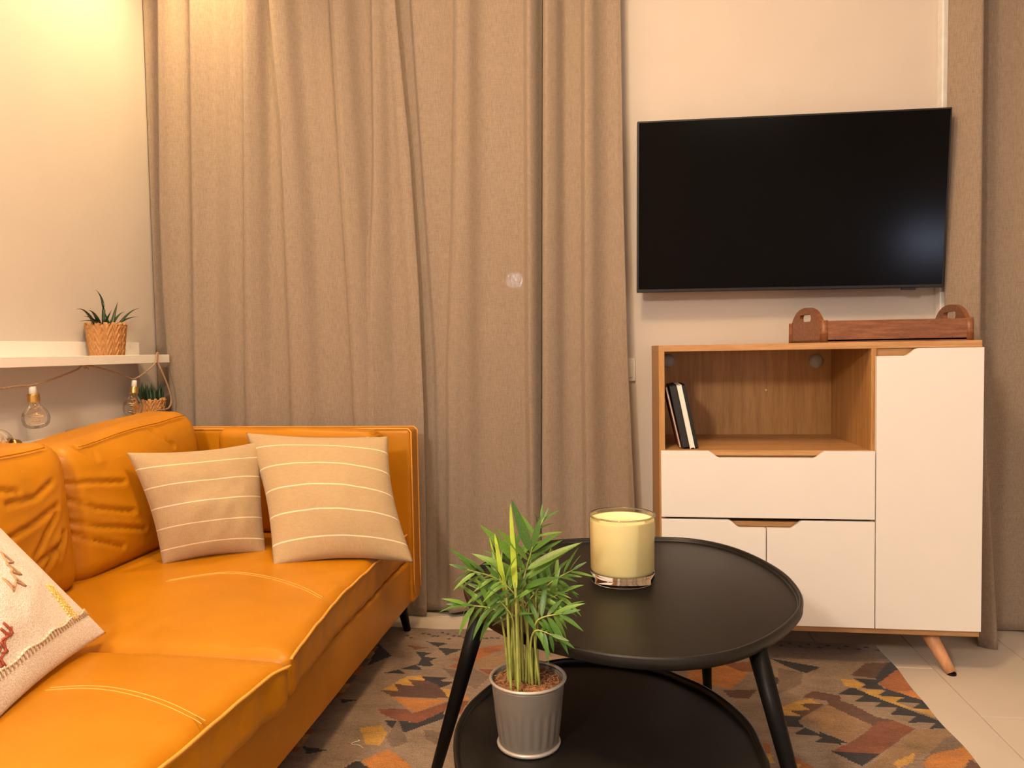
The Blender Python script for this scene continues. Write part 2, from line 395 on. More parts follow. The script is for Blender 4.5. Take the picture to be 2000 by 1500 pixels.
def deep(x, z):
    t = (PE-x)/.006
    return .10*max(0, 1-z)+(.05+.085*min(1, max(0, (x-PS)/(PE-PS)))+.05*max(0, 1-z))/(1+math.exp(-max(-40, min(40, t))))
_p4 = pxline([(1850, 0), (1842, 560), (1850, 1000), (1862, 1250)], 2.79)
PE = onY(1928, 500, 2.715).x; PS = _p4(1.5)
p4 = curtain('curtain', _p4, lambda z: 2.2,
    [(lambda z: 1.10, .03, .003, 4), (lambda z: 1.165, .028, .005, 4), (lambda z: 1.46, .03, .05, 4), (lambda z: 1.60, .04, .06, 4), (lambda z: 1.75, .04, .05, 4), (lambda z: 1.95, .04, .06, 4), (lambda z: 2.1, .04, .05, 4)],
    2.842, 2.62, .012, 260, 'beige linen curtain at the far right beside the cabinet', (.0, 0), deep)
for name, x0, x1, lab in (('curtain_rail', WX+.002, .12, 'white ceiling rail holding the wide linen curtains'), ('curtain_rail', 1.0, 2.3, 'white ceiling rail holding the far right curtain')):
    tag(box(name, (x0, 2.66, 2.636), (x1, 2.80, CZ-.0004), M['frame_white'], None, .003), lab, 'curtain rail')
    for xx in (x0+.1, x1-.1): pass
# street lamp outside, glowing faintly through the weave
sl = onY(1005, 548, 6.0)
lamp = empty('street_lamp', (sl.x, sl.y, 0), 'street lamp glowing outside behind the middle curtain', 'street lamp')
tube('pole', [(sl.x, sl.y, -3), (sl.x, sl.y, sl.z-.06)], .03, M['blackm'], lamp)
lathe('globe', [(.001, -.07), (.05, -.05), (.07, 0), (.05, .05), (.001, .07)], emit('street_lamp_glow', (.95, .97, 1.0), 70), lamp, 16, sl)
# ------------------------------------------------------------------ light switch
sw = onY(1231, 722, WB)
s = empty('light_switch', (sw.x, WB, sw.z-.043), 'white light switch on wall between curtain and cabinet', 'light switch')
box('plate', (sw.x-.018, WB-.010, sw.z-.043), (sw.x+.018, WB-.0005, sw.z+.043), M['white'], s, .002)
box('rocker', (sw.x-.012, WB-.014, sw.z-.028), (sw.x+.010, WB-.0095, sw.z+.028), M['white'], s, .0015)
# ------------------------------------------------------------------ television
TS = 2.725/2.74; TVC = CAM+(Vector((.600, 2.74, 1.492))-CAM)*TS; TW, TH = 1.043*TS, .600*TS
TX = Matrix.Translation(TVC) @ Matrix.Rotation(math.radians(.75), 4, 'Z') @ Matrix.Rotation(math.radians(4.27), 4, 'X') @ Matrix.Rotation(math.radians(.456), 4, 'Y')
tv = empty('television', (.59, 2.725, 1.19), 'black flat television mounted on wall above the cabinet', 'television')
box('housing', (-TW/2, 0, -TH/2), (TW/2, .028, TH/2), M['tvbody'], tv, .003, 2, TX)
box('back_cover', (-TW*.36, .028, -TH*.42), (TW*.36, .055, TH*.2), M['tvbody'], tv, .008, 2, TX)
box('screen', (-TW/2+.006, -.0012, -TH/2+.012), (TW/2-.006, .002, TH/2-.006), M['screen'], tv, .0005, 1, TX)
box('sensor', (TW/2-.135, .001, -TH/2-.006), (TW/2-.09, .012, -TH/2+.001), M['tvbody'], tv, .001, 1, TX)
box('bracket', (.45, 2.785, 1.40), (.70, WB-.0005, 1.52), M['tvbody'], tv, .002)
# ------------------------------------------------------------------ cabinet
YF, YB = 2.37, 2.835
CX0, CX1 = .130, 1.066
cab = empty('cabinet', ((CX0+CX1)/2, 2.6, 0), 'oak cabinet with white fronts, open niche and splayed legs', 'cabinet')
pt = .018
ZB0, ZB1, ZT0, ZT1 = .117, .136, .985, 1.005
box('top_panel', (CX0, YF, ZT0), (CX1, YB, ZT1), M['oak'], cab, .001)
box('bottom_panel', (CX0, YF, ZB0), (CX1, YB, ZB1), M['oak'], cab, .001)
box('side_panel', (CX0, YF, ZB1), (CX0+pt, YB, ZT0), M['oak_v'], cab, .0008)
box('side_panel', (CX1-pt, YF+.0, ZB1), (CX1, YB, ZT0), M['oak_v'], cab, .0008)
box('partition', (.757, YF, ZB1), (.772, YB-.008, ZT0), M['oak_v'], cab, .0008)
box('back_panel', (CX0+pt, YB-.040, ZB1), (CX1-pt, YB-.032, ZT0), M['oak_v'], cab, 0)
box('niche_floor', (CX0+pt, YF, .661), (.757, YB-.040, .678), M['oak'], cab, .0008)
box('divider_shelf', (CX0+pt, YF+.004, .440), (.757, YB-.040, .456), M['oak'], cab, .0008)
box('front_rail', (CX0+pt, YF+.010, .60), (.757, YF+.025, .6605), M['oak'], cab, .0005)
box('front_rail', (CX0+pt, YF+.010, .40), (.757, YF+.025, .4395), M['oak'], cab, .0005)
box('front_rail', (.772, YF+.010, .93), (CX1-pt, YF+.025, .9845), M['oak'], cab, .0005)
def arc(cx, cz, r, a0, a1, n=5): return [(cx+r*math.cos(math.radians(lerp(a0, a1, i/n))), cz+r*math.sin(math.radians(lerp(a0, a1, i/n)))) for i in range(n+1)]
def slope(xa, za, xb, zb, n=6):
    """smooth s-curve between two edge heights"""
    out = []
    for i in range(n+1):
        t = i/n; k = t*t*(3-2*t); out.append((lerp(xa, xb, t), lerp(za, zb, lerp(t, k, .75))))
    return out
FY0, FY1 = YF-.017, YF-.0008
d = [(.1345, .4705), (.7645, .4705), (.7645, .677)] + slope(.624, .677, .590, .656) + slope(.312, .656, .278, .677) + [(.1345, .677)]
dr = prism('drawer', d, 'y', FY0, FY1, M['white'], cab, .001)
d = [(.1345, .1385), (.4485, .1385), (.4485, .440)] + slope(.372, .440, .338, .4635) + [(.1345, .4635)]
prism('door', d, 'y', FY0, FY1, M['white'], cab, .001)
d = [(.4515, .1385), (.7645, .1385), (.7645, .4635)] + slope(.556, .4635, .522, .440) + [(.4515, .440)]
prism('door', d, 'y', FY0, FY1, M['white'], cab, .001)
d = [(.7675, .1385), (CX1-.002, .1385), (CX1-.002, .988-.004)] + slope(.884, .984, .848, .962) + [(.7675, .962)]
prism('door', d, 'y', FY0, FY1, M['white'], cab, .001)
def leg(tx, ty, bx, by, zt, rt, rb, name, mat, parent, z0=0, foot=None):
    T = Vector((tx, ty, zt)); B = Vector((bx, by, z0))
    pts = [T, lerp(T, B, .33), lerp(T, B, .66), B]
    o = tube(name, pts, [rt, lerp(rt, rb, .33), lerp(rt, rb, .66), rb], mat, parent, 20)
    return o
lf = onZ(1858, 1315, 0.004)
for tx, ty, bx, by in ((CX1-.125, YF+.065, lf.x, lf.y), (CX0+.125, YF+.065, CX0+1.072-lf.x+.02, lf.y), (CX1-.125, YB-.07, lf.x, YB-.01), (CX0+.125, YB-.07, CX0+1.072-lf.x+.02, YB-.01)):
    fz = .0075 if (bx < .8 and by < 2.55) else 0
    l = leg(tx, ty, bx, by, ZB0, .024, .0145, 'leg', M['beech'], cab, .006+fz)
    lathe('foot_pad', [(.001, 0), (.0135, 0), (.0135, .006), (.001, .006)], M['blackm'], l, 16, (bx, by, fz))
for px, py in ((1305, 705), (1594, 705)):
    c = onY(px, py, YB-.043); X = Matrix.Rotation(math.pi/2, 3, 'X')
    lathe('wall_fixing_cap', [(.001, .016), (.012, .0155), (.020, .012), (.0245, .005), (.025, 0)], M['cap'], cab, 24, (c.x, YB-.0405, c.z), None, X)
c = onY(1496, 762, YB-.041)
lathe('screw_cap', [(.0005, .002), (.003, .0015), (.0035, 0)], M['paper'], cab, 10, (c.x, YB-.0405, c.z), None, Matrix.Rotation(math.pi/2, 3, 'X'))
# ------------------------------------------------------------------ books in the niche
def book(x_bot, lean, thick, h, depth, y0, cover, label, pages_show=True):
    zf = .6785
    R = Matrix.Translation((x_bot, y0, zf)) @ Matrix.Rotation(-lean, 4, 'Y')
    b = empty('book', (x_bot, y0, zf), label, 'book', 'books leaning in the cabinet niche')
    ct = .0022
    # fore edge faces the room
    box('cover', (0, 0, 0), (ct, depth, h), cover, b, .0005, 1, R)
    box('cover', (thick-ct, 0, 0), (thick, depth, h), cover, b, .0005, 1, R)
    box('spine', (ct, depth-ct, 0), (thick-ct, depth, h), cover, b, .0003, 1, R)
    box('pages', (ct, .003, .003), (thick-ct, depth-ct, h-.003), M['paper'] if pages_show else cover, b, 0, 1, R)
ln = math.radians(11.5)
book(.1945, ln+.02, .007, .200, .15, YF+.03, M['cover_brown'], 'thin rust brown notebook leaning furthest left in the niche', True)
book(.2035, ln, .022, .203, .15, YF+.02, M['cover_black'], 'thick black book leaning in the middle of the niche books', False)
book(.2265, ln, .015, .204, .155, YF+.015, M['paper'], 'white book leaning between black books in the niche')
book(.2425, ln, .011, .2045, .16, YF+.030, M['cover_black'], 'slim black book leaning rightmost in the niche', False)
# ------------------------------------------------------------------ serving tray on the cabinet
tr = empty('serving_tray', (.83, 2.57, ZT1), 'reddish wooden serving tray with handle ends on top of cabinet', 'tray')
A, B_ = onY(1606, 660, 2.42), onY(1900, 660, 2.42)
ax0, ax1 = A.x, B_.x; ya, yb = 2.42, 2.72; bx0, bx1 = ax0-.030, ax1+.016
z0 = ZT1+.0008
mesh('base', [(ax0, ya, z0), (ax1, ya, z0), (bx1, yb, z0), (bx0, yb, z0), (ax0, ya, z0+.008), (ax1, ya, z0+.008), (bx1, yb, z0+.008), (bx0, yb, z0+.008)],
     [(3, 2, 1, 0), (4, 5, 6, 7), (0, 1, 5, 4), (1, 2, 6, 5), (2, 3, 7, 6), (3, 0, 4, 7)], M['redwood'], tr)
def rail(p, q, h, th, name):
    dd = (Vector(q)-Vector(p)); L_ = dd.length; X = Matrix.Translation(p) @ Matrix.Rotation(math.atan2(dd.y, dd.x), 4, 'Z')
    return box(name, (0, 0, 0), (L_, th, h), M['redwood'], tr, .003, 2, X)
r1 = rail((ax0+.004, ya, z0), (ax1-.004, ya, z0), .066, .012, 'front_rail')
rail((bx0+.004, yb-.012, z0), (bx1-.004, yb-.012, z0), .066, .012, 'back_rail')
for xx, zz in ((ax0+.035, .010), (ax1-.06, .010)):
    lathe('dowel', [(.0005, .0012), (.003, .001), (.0035, 0)], M['cover_brown'], r1, 10, (xx, ya, z0+zz), None, Matrix.Rotation(math.pi/2, 3, 'X'))
def end_panel(p, q, th, name):
    dd = Vector(q)-Vector(p); L_ = dd.length; X = Matrix.Translation(p) @ Matrix.Rotation(math.atan2(dd.y, dd.x)-math.pi/2, 4, 'Z')
    outer = [(0, 0), (L_, 0), (L_, .066)]
    prof = []
    for i in range(17):
        t = i/16; y = L_*(1-t); s = abs(t-.5)*2
        prof.append((y, .066+.048*(max(0, 1-(s/.82)**2.2))**.6))
    outer += prof[1:-1] + [(0, .066)]
    # slot hole: build as two loops bridged
    hole = []
    hw, hz, hr = .052, .080, .0115
    for a in range(9): th_ = math.radians(-90+22.5*a); hole.append((L_/2+hw-hr+hr*math.cos(th_), hz+hr*math.sin(th_)))
    for a in range(9): th_ = math.radians(90+22.5*a); hole.append((L_/2-hw+hr+hr*math.cos(th_), hz+hr*math.sin(th_)))
    # resample outer to match by angle
    c = Vector((L_/2, hz)); 
    def castray(dirv, loop):
        best = None
        for i in range(len(loop)):
            a, b = Vector(loop[i]), Vector(loop[(i+1) % len(loop)]); e = b-a; den = dirv.x*e.y-dirv.y*e.x
            if abs(den) < 1e-12: continue
            w_ = a-c; t = (w_.x*e.y-w_.y*e.x)/den; u = (w_.x*dirv.y-w_.y*dirv.x)/den
            if t > 0 and -1e-6 <= u <= 1+1e-6 and (best is None or t < best): best = t
        return c+dirv*best
    angs = sorted(set([round(math.atan2(y-c.y, x-c.x), 5) for x, y in outer+hole]))
    O = [castray(Vector((math.cos(a), math.sin(a))), outer) for a in angs]; H = [castray(Vector((math.cos(a), math.sin(a))), hole) for a in angs]
    V = []; n = len(angs)
    for x in (0, th):
        for q_ in O: V.append(X @ Vector((x, q_.x, q_.y)))
        for q_ in H: V.append(X @ Vector((x, q_.x, q_.y)))
    Fc = []
    for i in range(n):
        j = (i+1) % n
        Fc += [(i, n+i, n+j, j), (2*n+i, 2*n+j, 3*n+j, 3*n+i), (i, j, 2*n+j, 2*n+i), (n+i, 3*n+i, 3*n+j, n+j)]
    return mesh(name, V, Fc, M['redwood'], tr)
end_panel((ax0, ya, z0), (bx0, yb, z0), .013, 'handle_end')
end_panel((ax1-.013, ya, z0), (bx1-.013, yb, z0), .013, 'handle_end')
for p in ((ax0+.007, ya+.007), (ax1-.007, ya+.007), (bx0+.007, yb-.007), (bx1-.007, yb-.007)):
    tube('corner_post', [(p[0], p[1], z0), (p[0], p[1], z0+.068)], [.0125, .0115], M['redwood'], tr, 14)
# ------------------------------------------------------------------ picture ledge on the left wall
SF = WX+.14
zl0 = onX(330, 708, SF).z; zl1 = onX(330, 692.5, SF).z; yend = onX(331, 700, SF).y; yplate = onX(272, 680, WX+.012).y; zpl = onX(272, 669, WX+.012).z
sh_ = empty('picture_ledge', (WX+.07, 1.9, zl0), 'white picture ledge shelf on the wall above the sofa back', 'shelf')
YS = .9
box('board', (WX+.0005, YS, zl0), (SF-.012, yplate, zl0+.014), M['shelf_white'], sh_, .001)
box('front_lip', (SF-.012, YS, zl0), (SF, yend, zl1), M['shelf_white'], sh_, .0015)
box('back_plate', (WX+.0005, YS, zl0+.014), (WX+.012, yplate, zpl), M['shelf_white'], sh_, .001)
# low ledge behind the sofa
zled = .735
tag(box('wall_ledge', (WX+.0005, .6, zled-.03), (-1.685, 2.62, zled), M['shelf_white'], None, .003), 'low white ledge along the wall behind the sofa back', 'ledge')
# ------------------------------------------------------------------ succulents in woven pots
def basket(parent, c, r0, r1, h, nseg=150, rows=44):
    V = []; Fc = []
    for j in range(rows+1):
        t = j/rows; z = h*t; r = lerp(r0, r1, t)
        for i in range(nseg):
            a = 2*math.pi*i/nseg
            u = a*7/ (2*math.pi)*2; v = t*2.3
            zig = abs(((u) % 1)-.5)*2            # herringbone columns
            k = math.sin((v*2+zig*1.4)*math.pi*2)
            rr = r + .0048*k*abs(math.sin(u*math.pi*1.0))**.4 + .0008*math.sin(u*2*math.pi*5)
            zz = z + (.004*(1 if int(i/5) % 2 else -1) if j == rows else 0)
            V.append(Vector(c)+Vector((rr*math.cos(a), rr*math.sin(a), zz)))
    for j in range(rows):
        for i in range(nseg): Fc.append((j*nseg+i, j*nseg+(i+1) % nseg, (j+1)*nseg+(i+1) % nseg, (j+1)*nseg+i))
    Fc.append(tuple(range(nseg))[::-1])
    o = mesh('woven_pot', V, Fc, M['basket'], parent, True)
    sd = o.modifiers.new('t', 'SOLIDIFY'); sd.thickness = .003; sd.offset = -1
    lathe('soil', [(.0005, h*.90), (r1*.5, h*.91), (r1*.95, h*.89)], M['soil'], parent, 24, c)
    return o
def fleshy_leaf(base, tip, width, bend, parent):
    base, tip = Vector(base), Vector(tip); pts = []; n = 9
    for i in range(n+1):
        t = i/n; pts.append(lerp(base, tip, t)+Vector(bend)*(4*t*(1-t)))
    rad = [max(.0006, width*(1-(i/n)**1.6)*(.75+.5*min(1, i/n*4))/1.25) for i in range(n+1)]
    T, N = frames(pts); V = []; Fc = []; seg = 6
    for i, p in enumerate(pts):
        side = T[i].cross(Vector((0, 0, 1))); side = side.normalized() if side.length > .05 else Vector((1, 0, 0)); nn = side.cross(T[i]).normalized()
        for k in range(seg):
            a = 2*math.pi*k/seg; V.append(p+side*math.cos(a)*rad[i]+nn*math.sin(a)*rad[i]*.45)
    for i in range(n):
        for k in range(seg): Fc.append((i*seg+k, i*seg+(k+1) % seg, (i+1)*seg+(k+1) % seg, (i+1)*seg+k))
    return mesh('leaf', V, Fc, M['succ'], parent, True)
XP = WX+.0712
pc = onX(209, 690, XP); base1 = Vector((XP, pc.y, zl0+.0145))
h1 = onX(209, 633, XP).z - base1.z
pl = empty('potted_succulent', base1, 'spiky dark succulent in woven bamboo pot standing on the picture ledge', 'potted plant')
basket(pl, base1, .0515, .0645, h1)
for tx, ty, b_ in [(187, 566, (0, -.0, .012)), (149, 604, (0, 0, .022)), (172, 606, (0, 0, .016)), (273, 602, (0, 0, .016)), (230, 590, (0, 0, .004)), (271, 619, (0, 0, .012)), (156, 628, (0, 0, .012)), (243, 609, (0, 0, .012)), (205, 610, (0, 0, 0)), (163, 618, (0, 0, .012)), (218, 606, (0, 0, .0)), (180, 612, (0, 0, .010)), (226, 612, (0, 0, 0)), (198, 618, (0, 0, 0))]:
    tip = onX(tx, ty, XP+rnd.uniform(-.035, .05)); 
    b0 = base1+Vector((rnd.uniform(-.012, .02), (tip.y-base1.y)*.22, h1*.90))
    fleshy_leaf(b0, tip, .0085 if ty < 580 else .0075, b_ if ty != 566 else (0, .02, .02), pl)
pc = onX(291, 780, -1.775); base2 = Vector((-1.775, pc.y, zled+.0006)); h2 = pc.z-base2.z
pl = empty('potted_succulent', base2, 'small stubby green succulent in woven pot behind the sofa cushion', 'potted plant')
basket(pl, base2, .046, .056, h2)
for i in range(15):
    tx = 266+(i*3.7); ty = 743+rnd.uniform(0, 16)+abs(tx-292)*.12
    tip = onX(tx, ty, -1.775+rnd.uniform(-.03, .04)); b0 = Vector((tip.x, lerp(base2.y, tip.y, .8), base2.z+h2*.9))
    fleshy_leaf(b0, tip, .011, (0, 0, 0), pl)
# steel lid on the ledge
c = onX(178, 836, -1.77)
lid = empty('pot_lid', (c.x, c.y, zled), 'flat shiny steel lid just showing above the sofa back cushion', 'lid')
zz = c.z - zled
lathe('disc', [(.0005, zz), (.055, zz), (.07, zz-.003), (.073, zz-.006), (.070, zz-.008), (.0005, zz-.008)], M['steel'], lid, 40, (c.x-.005, c.y, zled))
lathe('body', [(.0005, 0.0004), (.062, 0.0004), (.064, .003), (.064, zz-.008), (.0005, zz-.0081)], M['steel'], lid, 40, (c.x-.005, c.y, zled))
# ------------------------------------------------------------------ string lights
XR = -1.775
rp = [(-60, 762, XR), (0, 759, XR), (35, 754, XR), (63, 752, XR), (110, 738, XR), (150, 722, XR), (166, 713, XR), (205, 722, XR), (245, 735, XR), (262, 740, XR-.0), (285, 726, -1.74), (303, 709, -1.722), (306, 692, -1.722), (307.5, 689, -1.726), (309, 695, -1.722), (309, 709, -1.720), (318, 730, -1.715), (328, 755, -1.71), (334, 780, -1.71), (331, 795, -1.71), (322, 800, -1.70), (308, 801, -1.69), (290, 807, -1.68), (268, 815, -1.67), (248, 829, -1.66), (232, 840, -1.66)]
pts = catmull([onX(*q) for q in rp], 8)
sl_ = empty('string_lights', pts[60], 'jute rope string of clear bulbs looped under the picture ledge', 'string lights')
geos = []
for ph in (0, 2.094, 4.189):
    T, N_ = frames(pts); tw_ = [p+N_[i]*math.cos(ph+i*.9)*.0016+T[i].cross(N_[i])*math.sin(ph+i*.9)*.0016 for i, p in enumerate(pts)]
    geos.append(tube_geo(tw_, .0019, 5))
multi('rope', geos, M['rope'], sl_)
k = onX(166, 715, XR); multi('knot', [tube_geo([k+Vector((0, .006*math.cos(a*.8), .006*math.sin(a*.8)-.004+a*.0003)) for a in range(14)], .0022, 6), tube_geo([k+Vector((0, .008, -.003)), k+Vector((.003, .014, -.012))], .0018, 5)], M['rope'], sl_)
def bulb(top, bottom, R, label):
    top, bottom = Vector(top), Vector(bottom); ax = (bottom-top); L_ = ax.length; ax.normalize()
    q = Vector((0, 0, 1)).rotation_difference(ax).to_matrix()
    s = L_
    def g(prof): return [(r*R, z*s) for r, z in prof]
    gl = lathe('bulb', g([(.36, .36), (.40, .42), (.62, .50), (.88, .60), (.99, .70), (1.0, .78), (.93, .88), (.75, .95), (.42, .99), (.01, 1.0)]), M['glass_thin'], sl_, 28, top, None, q)
    lathe('socket', g([(.01, .0), (.24, .0), (.26, .02), (.29, .17), (.01, .18)]), M['porcelain'], gl, 16, top, None, q)
    cp = []
    for i in range(13): cp.append((.42+.035*(i % 2), .175+i*.0155))
    lathe('cap', g([(.02, .172)]+cp+[(.36, .375)]), M['brass'], gl, 20, top, None, q)
    fl = []; r2 = random.Random(int(top.y*1000))
    for i in range(26):
        t = i/25; fl.append(top+q @ Vector((R*.5*math.sin(i*1.3+1)*min(1, t*3), R*.5*math.cos(i*1.9)*min(1, t*3), s*(.38+.52*t+.03*math.sin(i*2.2)))))
    tube('filament', catmull(fl, 3), .0007, M['copper'], gl, 5)
    lathe('filament_mount', g([(.01, .37), (.12, .37), (.10, .48), (.01, .50)]), M['porcelain'] if R > 1 else M['glass_thin'], gl, 10, top, None, q)
    return gl
bulb(onX(63, 755, XR), onX(72.5, 837, XR+.002), .0385, '')
bulb(onX(262.5, 743, XR+.03), onX(259, 813, XR+.03), .0335, '')
bulb(onX(46, 872, -1.72), onX(-26, 862, -1.70), .038, '')
wp = [onX(268+i*2, 817-i*.45+(3 if i % 3 == 0 else -2 if i % 3 == 1 else 0), -1.70) for i in range(27)]
multi('led_wire', [tube_geo(wp, .0009, 5)]+[(lambda c: ([c+Vector(v)*.004 for v in ((1,0,0),(-1,0,0),(0,1,0),(0,-1,0),(0,0,1),(0,0,-1))], [(0,2,4),(2,1,4),(1,3,4),(3,0,4),(2,0,5),(1,2,5),(3,1,5),(0,3,5)]))(wp[i]) for i in range(1, 27, 3)], M['copper'], sl_)
# ------------------------------------------------------------------ sofa
def axis_pts(a, b, r, step):
    L_ = b-a; n = max(2, int((L_-2*r)/step)); e = [0, .18, .4, .7]
    return [a+r*t for t in e]+[a+r+(L_-2*r)*i/n for i in range(n+1)]+[b-r*t for t in e[::-1]]
def soft_box(name, a, b, r, mat, parent, disp=None, step=.03):
    ax = [axis_pts(a[k], b[k], r, step) for k in range(3)]; idx = {}; V = []; Fc = []
    def vid(p):
        key = tuple(round(c, 5) for c in p)
        if key in idx: return idx[key]
        P = Vector(p); q = Vector([min(max(P[k], a[k]+r), b[k]-r) for k in range(3)]); d = P-q; nrm = d.normalized() if d.length > 1e-7 else Vector((0, 0, 1))
        out = q+nrm*r if d.length > 1e-7 else P
        if disp: out = disp(out, nrm)
        idx[key] = len(V); V.append(out); return idx[key]
    for k in range(3):
        i, j = (k+1) % 3, (k+2) % 3
        for side in (0, 1):
            c = (a, b)[side][k]
            for m_ in range(len(ax[i])-1):
                for n_ in range(len(ax[j])-1):
                    q = []
                    for di, dj in ((0, 0), (1, 0), (1, 1), (0, 1)):
                        p = [0, 0, 0]; p[k] = c; p[i] = ax[i][m_+di]; p[j] = ax[j][n_+dj]; q.append(vid(p))
                    Fc.append(tuple(q) if side else tuple(q[::-1]))
    return mesh(name, V, Fc, mat, parent, True)
LE = M['leather']
sofa = empty('sofa', (-1.17, 1.4, 0), 'cognac leather sofa with loose back cushions and dark legs', 'sofa')
XF = -.715; SY0, SY1 = .20, 2.575; ARM0 = 2.485
def rail_d(p, n):
    k = noise.noise(Vector((p.y*5, p.z*3, 1)))*.003
    return p+Vector((k if n.x > .5 else 0, 0, 0))
soft_box('base', (-1.60, SY0+.09, .122), (XF, ARM0, .275), .012, LE, sofa, rail_d, .05)
soft_box('arm', (-1.655, ARM0, .122), (XF+.012, SY1, .735), .018, LE, sofa, None, .06)
soft_box('arm', (-1.655, SY0, .122), (XF+.012, SY0+.09, .70), .018, LE, sofa, None, .06)
soft_box('back', (-1.665, SY0+.09, .122), (-1.575, ARM0, .715), .018, LE, sofa, None, .06)
xa = XF+.013
tube('piping', [(x, ARM0+.004, .733) for x in np.linspace(-1.6, xa-.012, 12)]+[(xa-.001, ARM0+.004, z) for z in np.linspace(.722, .16, 12)], .0028, M['piping'], sofa, 6)
tube('piping', [(x, SY1-.006, .733) for x in np.linspace(-1.6, xa-.012, 12)]+[(xa-.001, SY1-.006, z) for z in np.linspace(.722, .16, 12)], .0026, M['piping'], sofa, 6)
for lx, ly, bx, by in ((-.762, 2.515, -.748, 2.543), (-.762, .26, -.748, .23), (-1.60, 2.515, -1.61, 2.543), (-1.60, .26, -1.61, .23)):
    leg(lx, ly, bx, by, .1225, .019, .0125, 'leg', M['blackm'], sofa, .0075 if (bx > -1.2 and by > .7) else 0)
# seat cushions follow the piping line seen along the front edge
ZP = .368
pA = [onZ(x, y, ZP) for x, y in ((762, 1078), (742, 1099), (719, 1122), (667, 1171), (621, 1227), (590, 1264), (576, 1284))]
pB = [onZ(x, y, ZP) for x, y in ((572, 1302), (527, 1328), (485, 1367), (434, 1411), (392, 1453), (336, 1500))]
pB.append(Vector((pB[-1].x-.01, .5, ZP))); 
SEAM = 1.425
def frontx(P): 
    Q = sorted([(p.y, p.x) for p in P]); return lambda y: interp(y, [q[0] for q in Q], [q[1] for q in Q])
def seat(y0, y1, P, crown, nm):
    fx = frontx(P); r = .035; x0, x1 = -1.50, -.69; zb, zt = .272, .378
    def top(x, y):
        u = min(1, max(0, (x-x0)/(x1-x0))); v = min(1, max(0, (y-y0)/(y1-y0)))
        k = (1-abs(2*v-1)**3.2)*(1-max(0, (u-.55)/.45)**2.2*.75)
        w_ = .0
        # light creases running in from the ends and the front edge
        w_ += -.0022*math.exp(-((v-.06)/.06)**2)*math.sin(x*60+2*noise.noise(Vector((x*6, y*6, 2))))
        w_ += .0018*math.exp(-((u-.97)/.05)**2)*math.sin(y*52)
        w_ += noise.noise(Vector((x*4, y*4, 7)))*.004
        return crown*k+w_
    def dsp(p, n):
        u = (p.x-x0)/(x1-x0); dx = (fx(p.y)-x1)*max(0, u)**3
        q = Vector((p.x+dx, p.y, p.z))
        if n.z > .2: q.z += top(p.x, p.y)*n.z
        if n.x > .3 and p.z < zt-.02: q.x += -.006*math.sin((p.z-zb)/(zt-zb)*math.pi)+.002*math.sin(p.y*70)
        return q
    o = soft_box('seat_cushion', (x0, y0, zb), (x1, y1, zt), r, LE, sofa, dsp, .022)
    line = catmull([Vector((fx(y)-.004, y, ZP+.001+top(x1-.01, y)*.8)) for y in np.linspace(y0+.012, y1-.02, 26)], 3)
    tube('piping', line, .0034, M['piping'], o, 8)
    return o, top, fx
def surfline(o, top, fx, pts, x1=-.69, x0=-1.50, zt=.378):
    out = []
    for x, y in pts:
        u = (x-x0)/(x1-x0); out.append(Vector((x+(fx(y)-x1)*max(0, u)**3, y, zt+top(x, y)+.0003)))
    return out
cA = seat(SEAM+.002, 2.483, pA, .028, 'A'); cB = seat(.30, SEAM-.002, pB, .040, 'B')
def stitch(c, pxs, zs):
    for off in (0, .012):
        P = [onZ(x, y, zs) for x, y in pxs]; line = catmull([Vector((p.x, p.y-off, 0)) for p in P], 8)
        tube('stitching', surfline(*c, [(p.x, p.y) for p in line if p.x < c[2](p.y)-.022]), .0010, M['stitch'], c[0], 5)
stitch(cA, ((330, 1138), (440, 1122), (520, 1127), (600, 1145), (650, 1164), (664, 1172)), .400)
stitch(cB, ((95, 1342), (170, 1337), (240, 1342), (330, 1360), (400, 1388), (425, 1410)), .412)
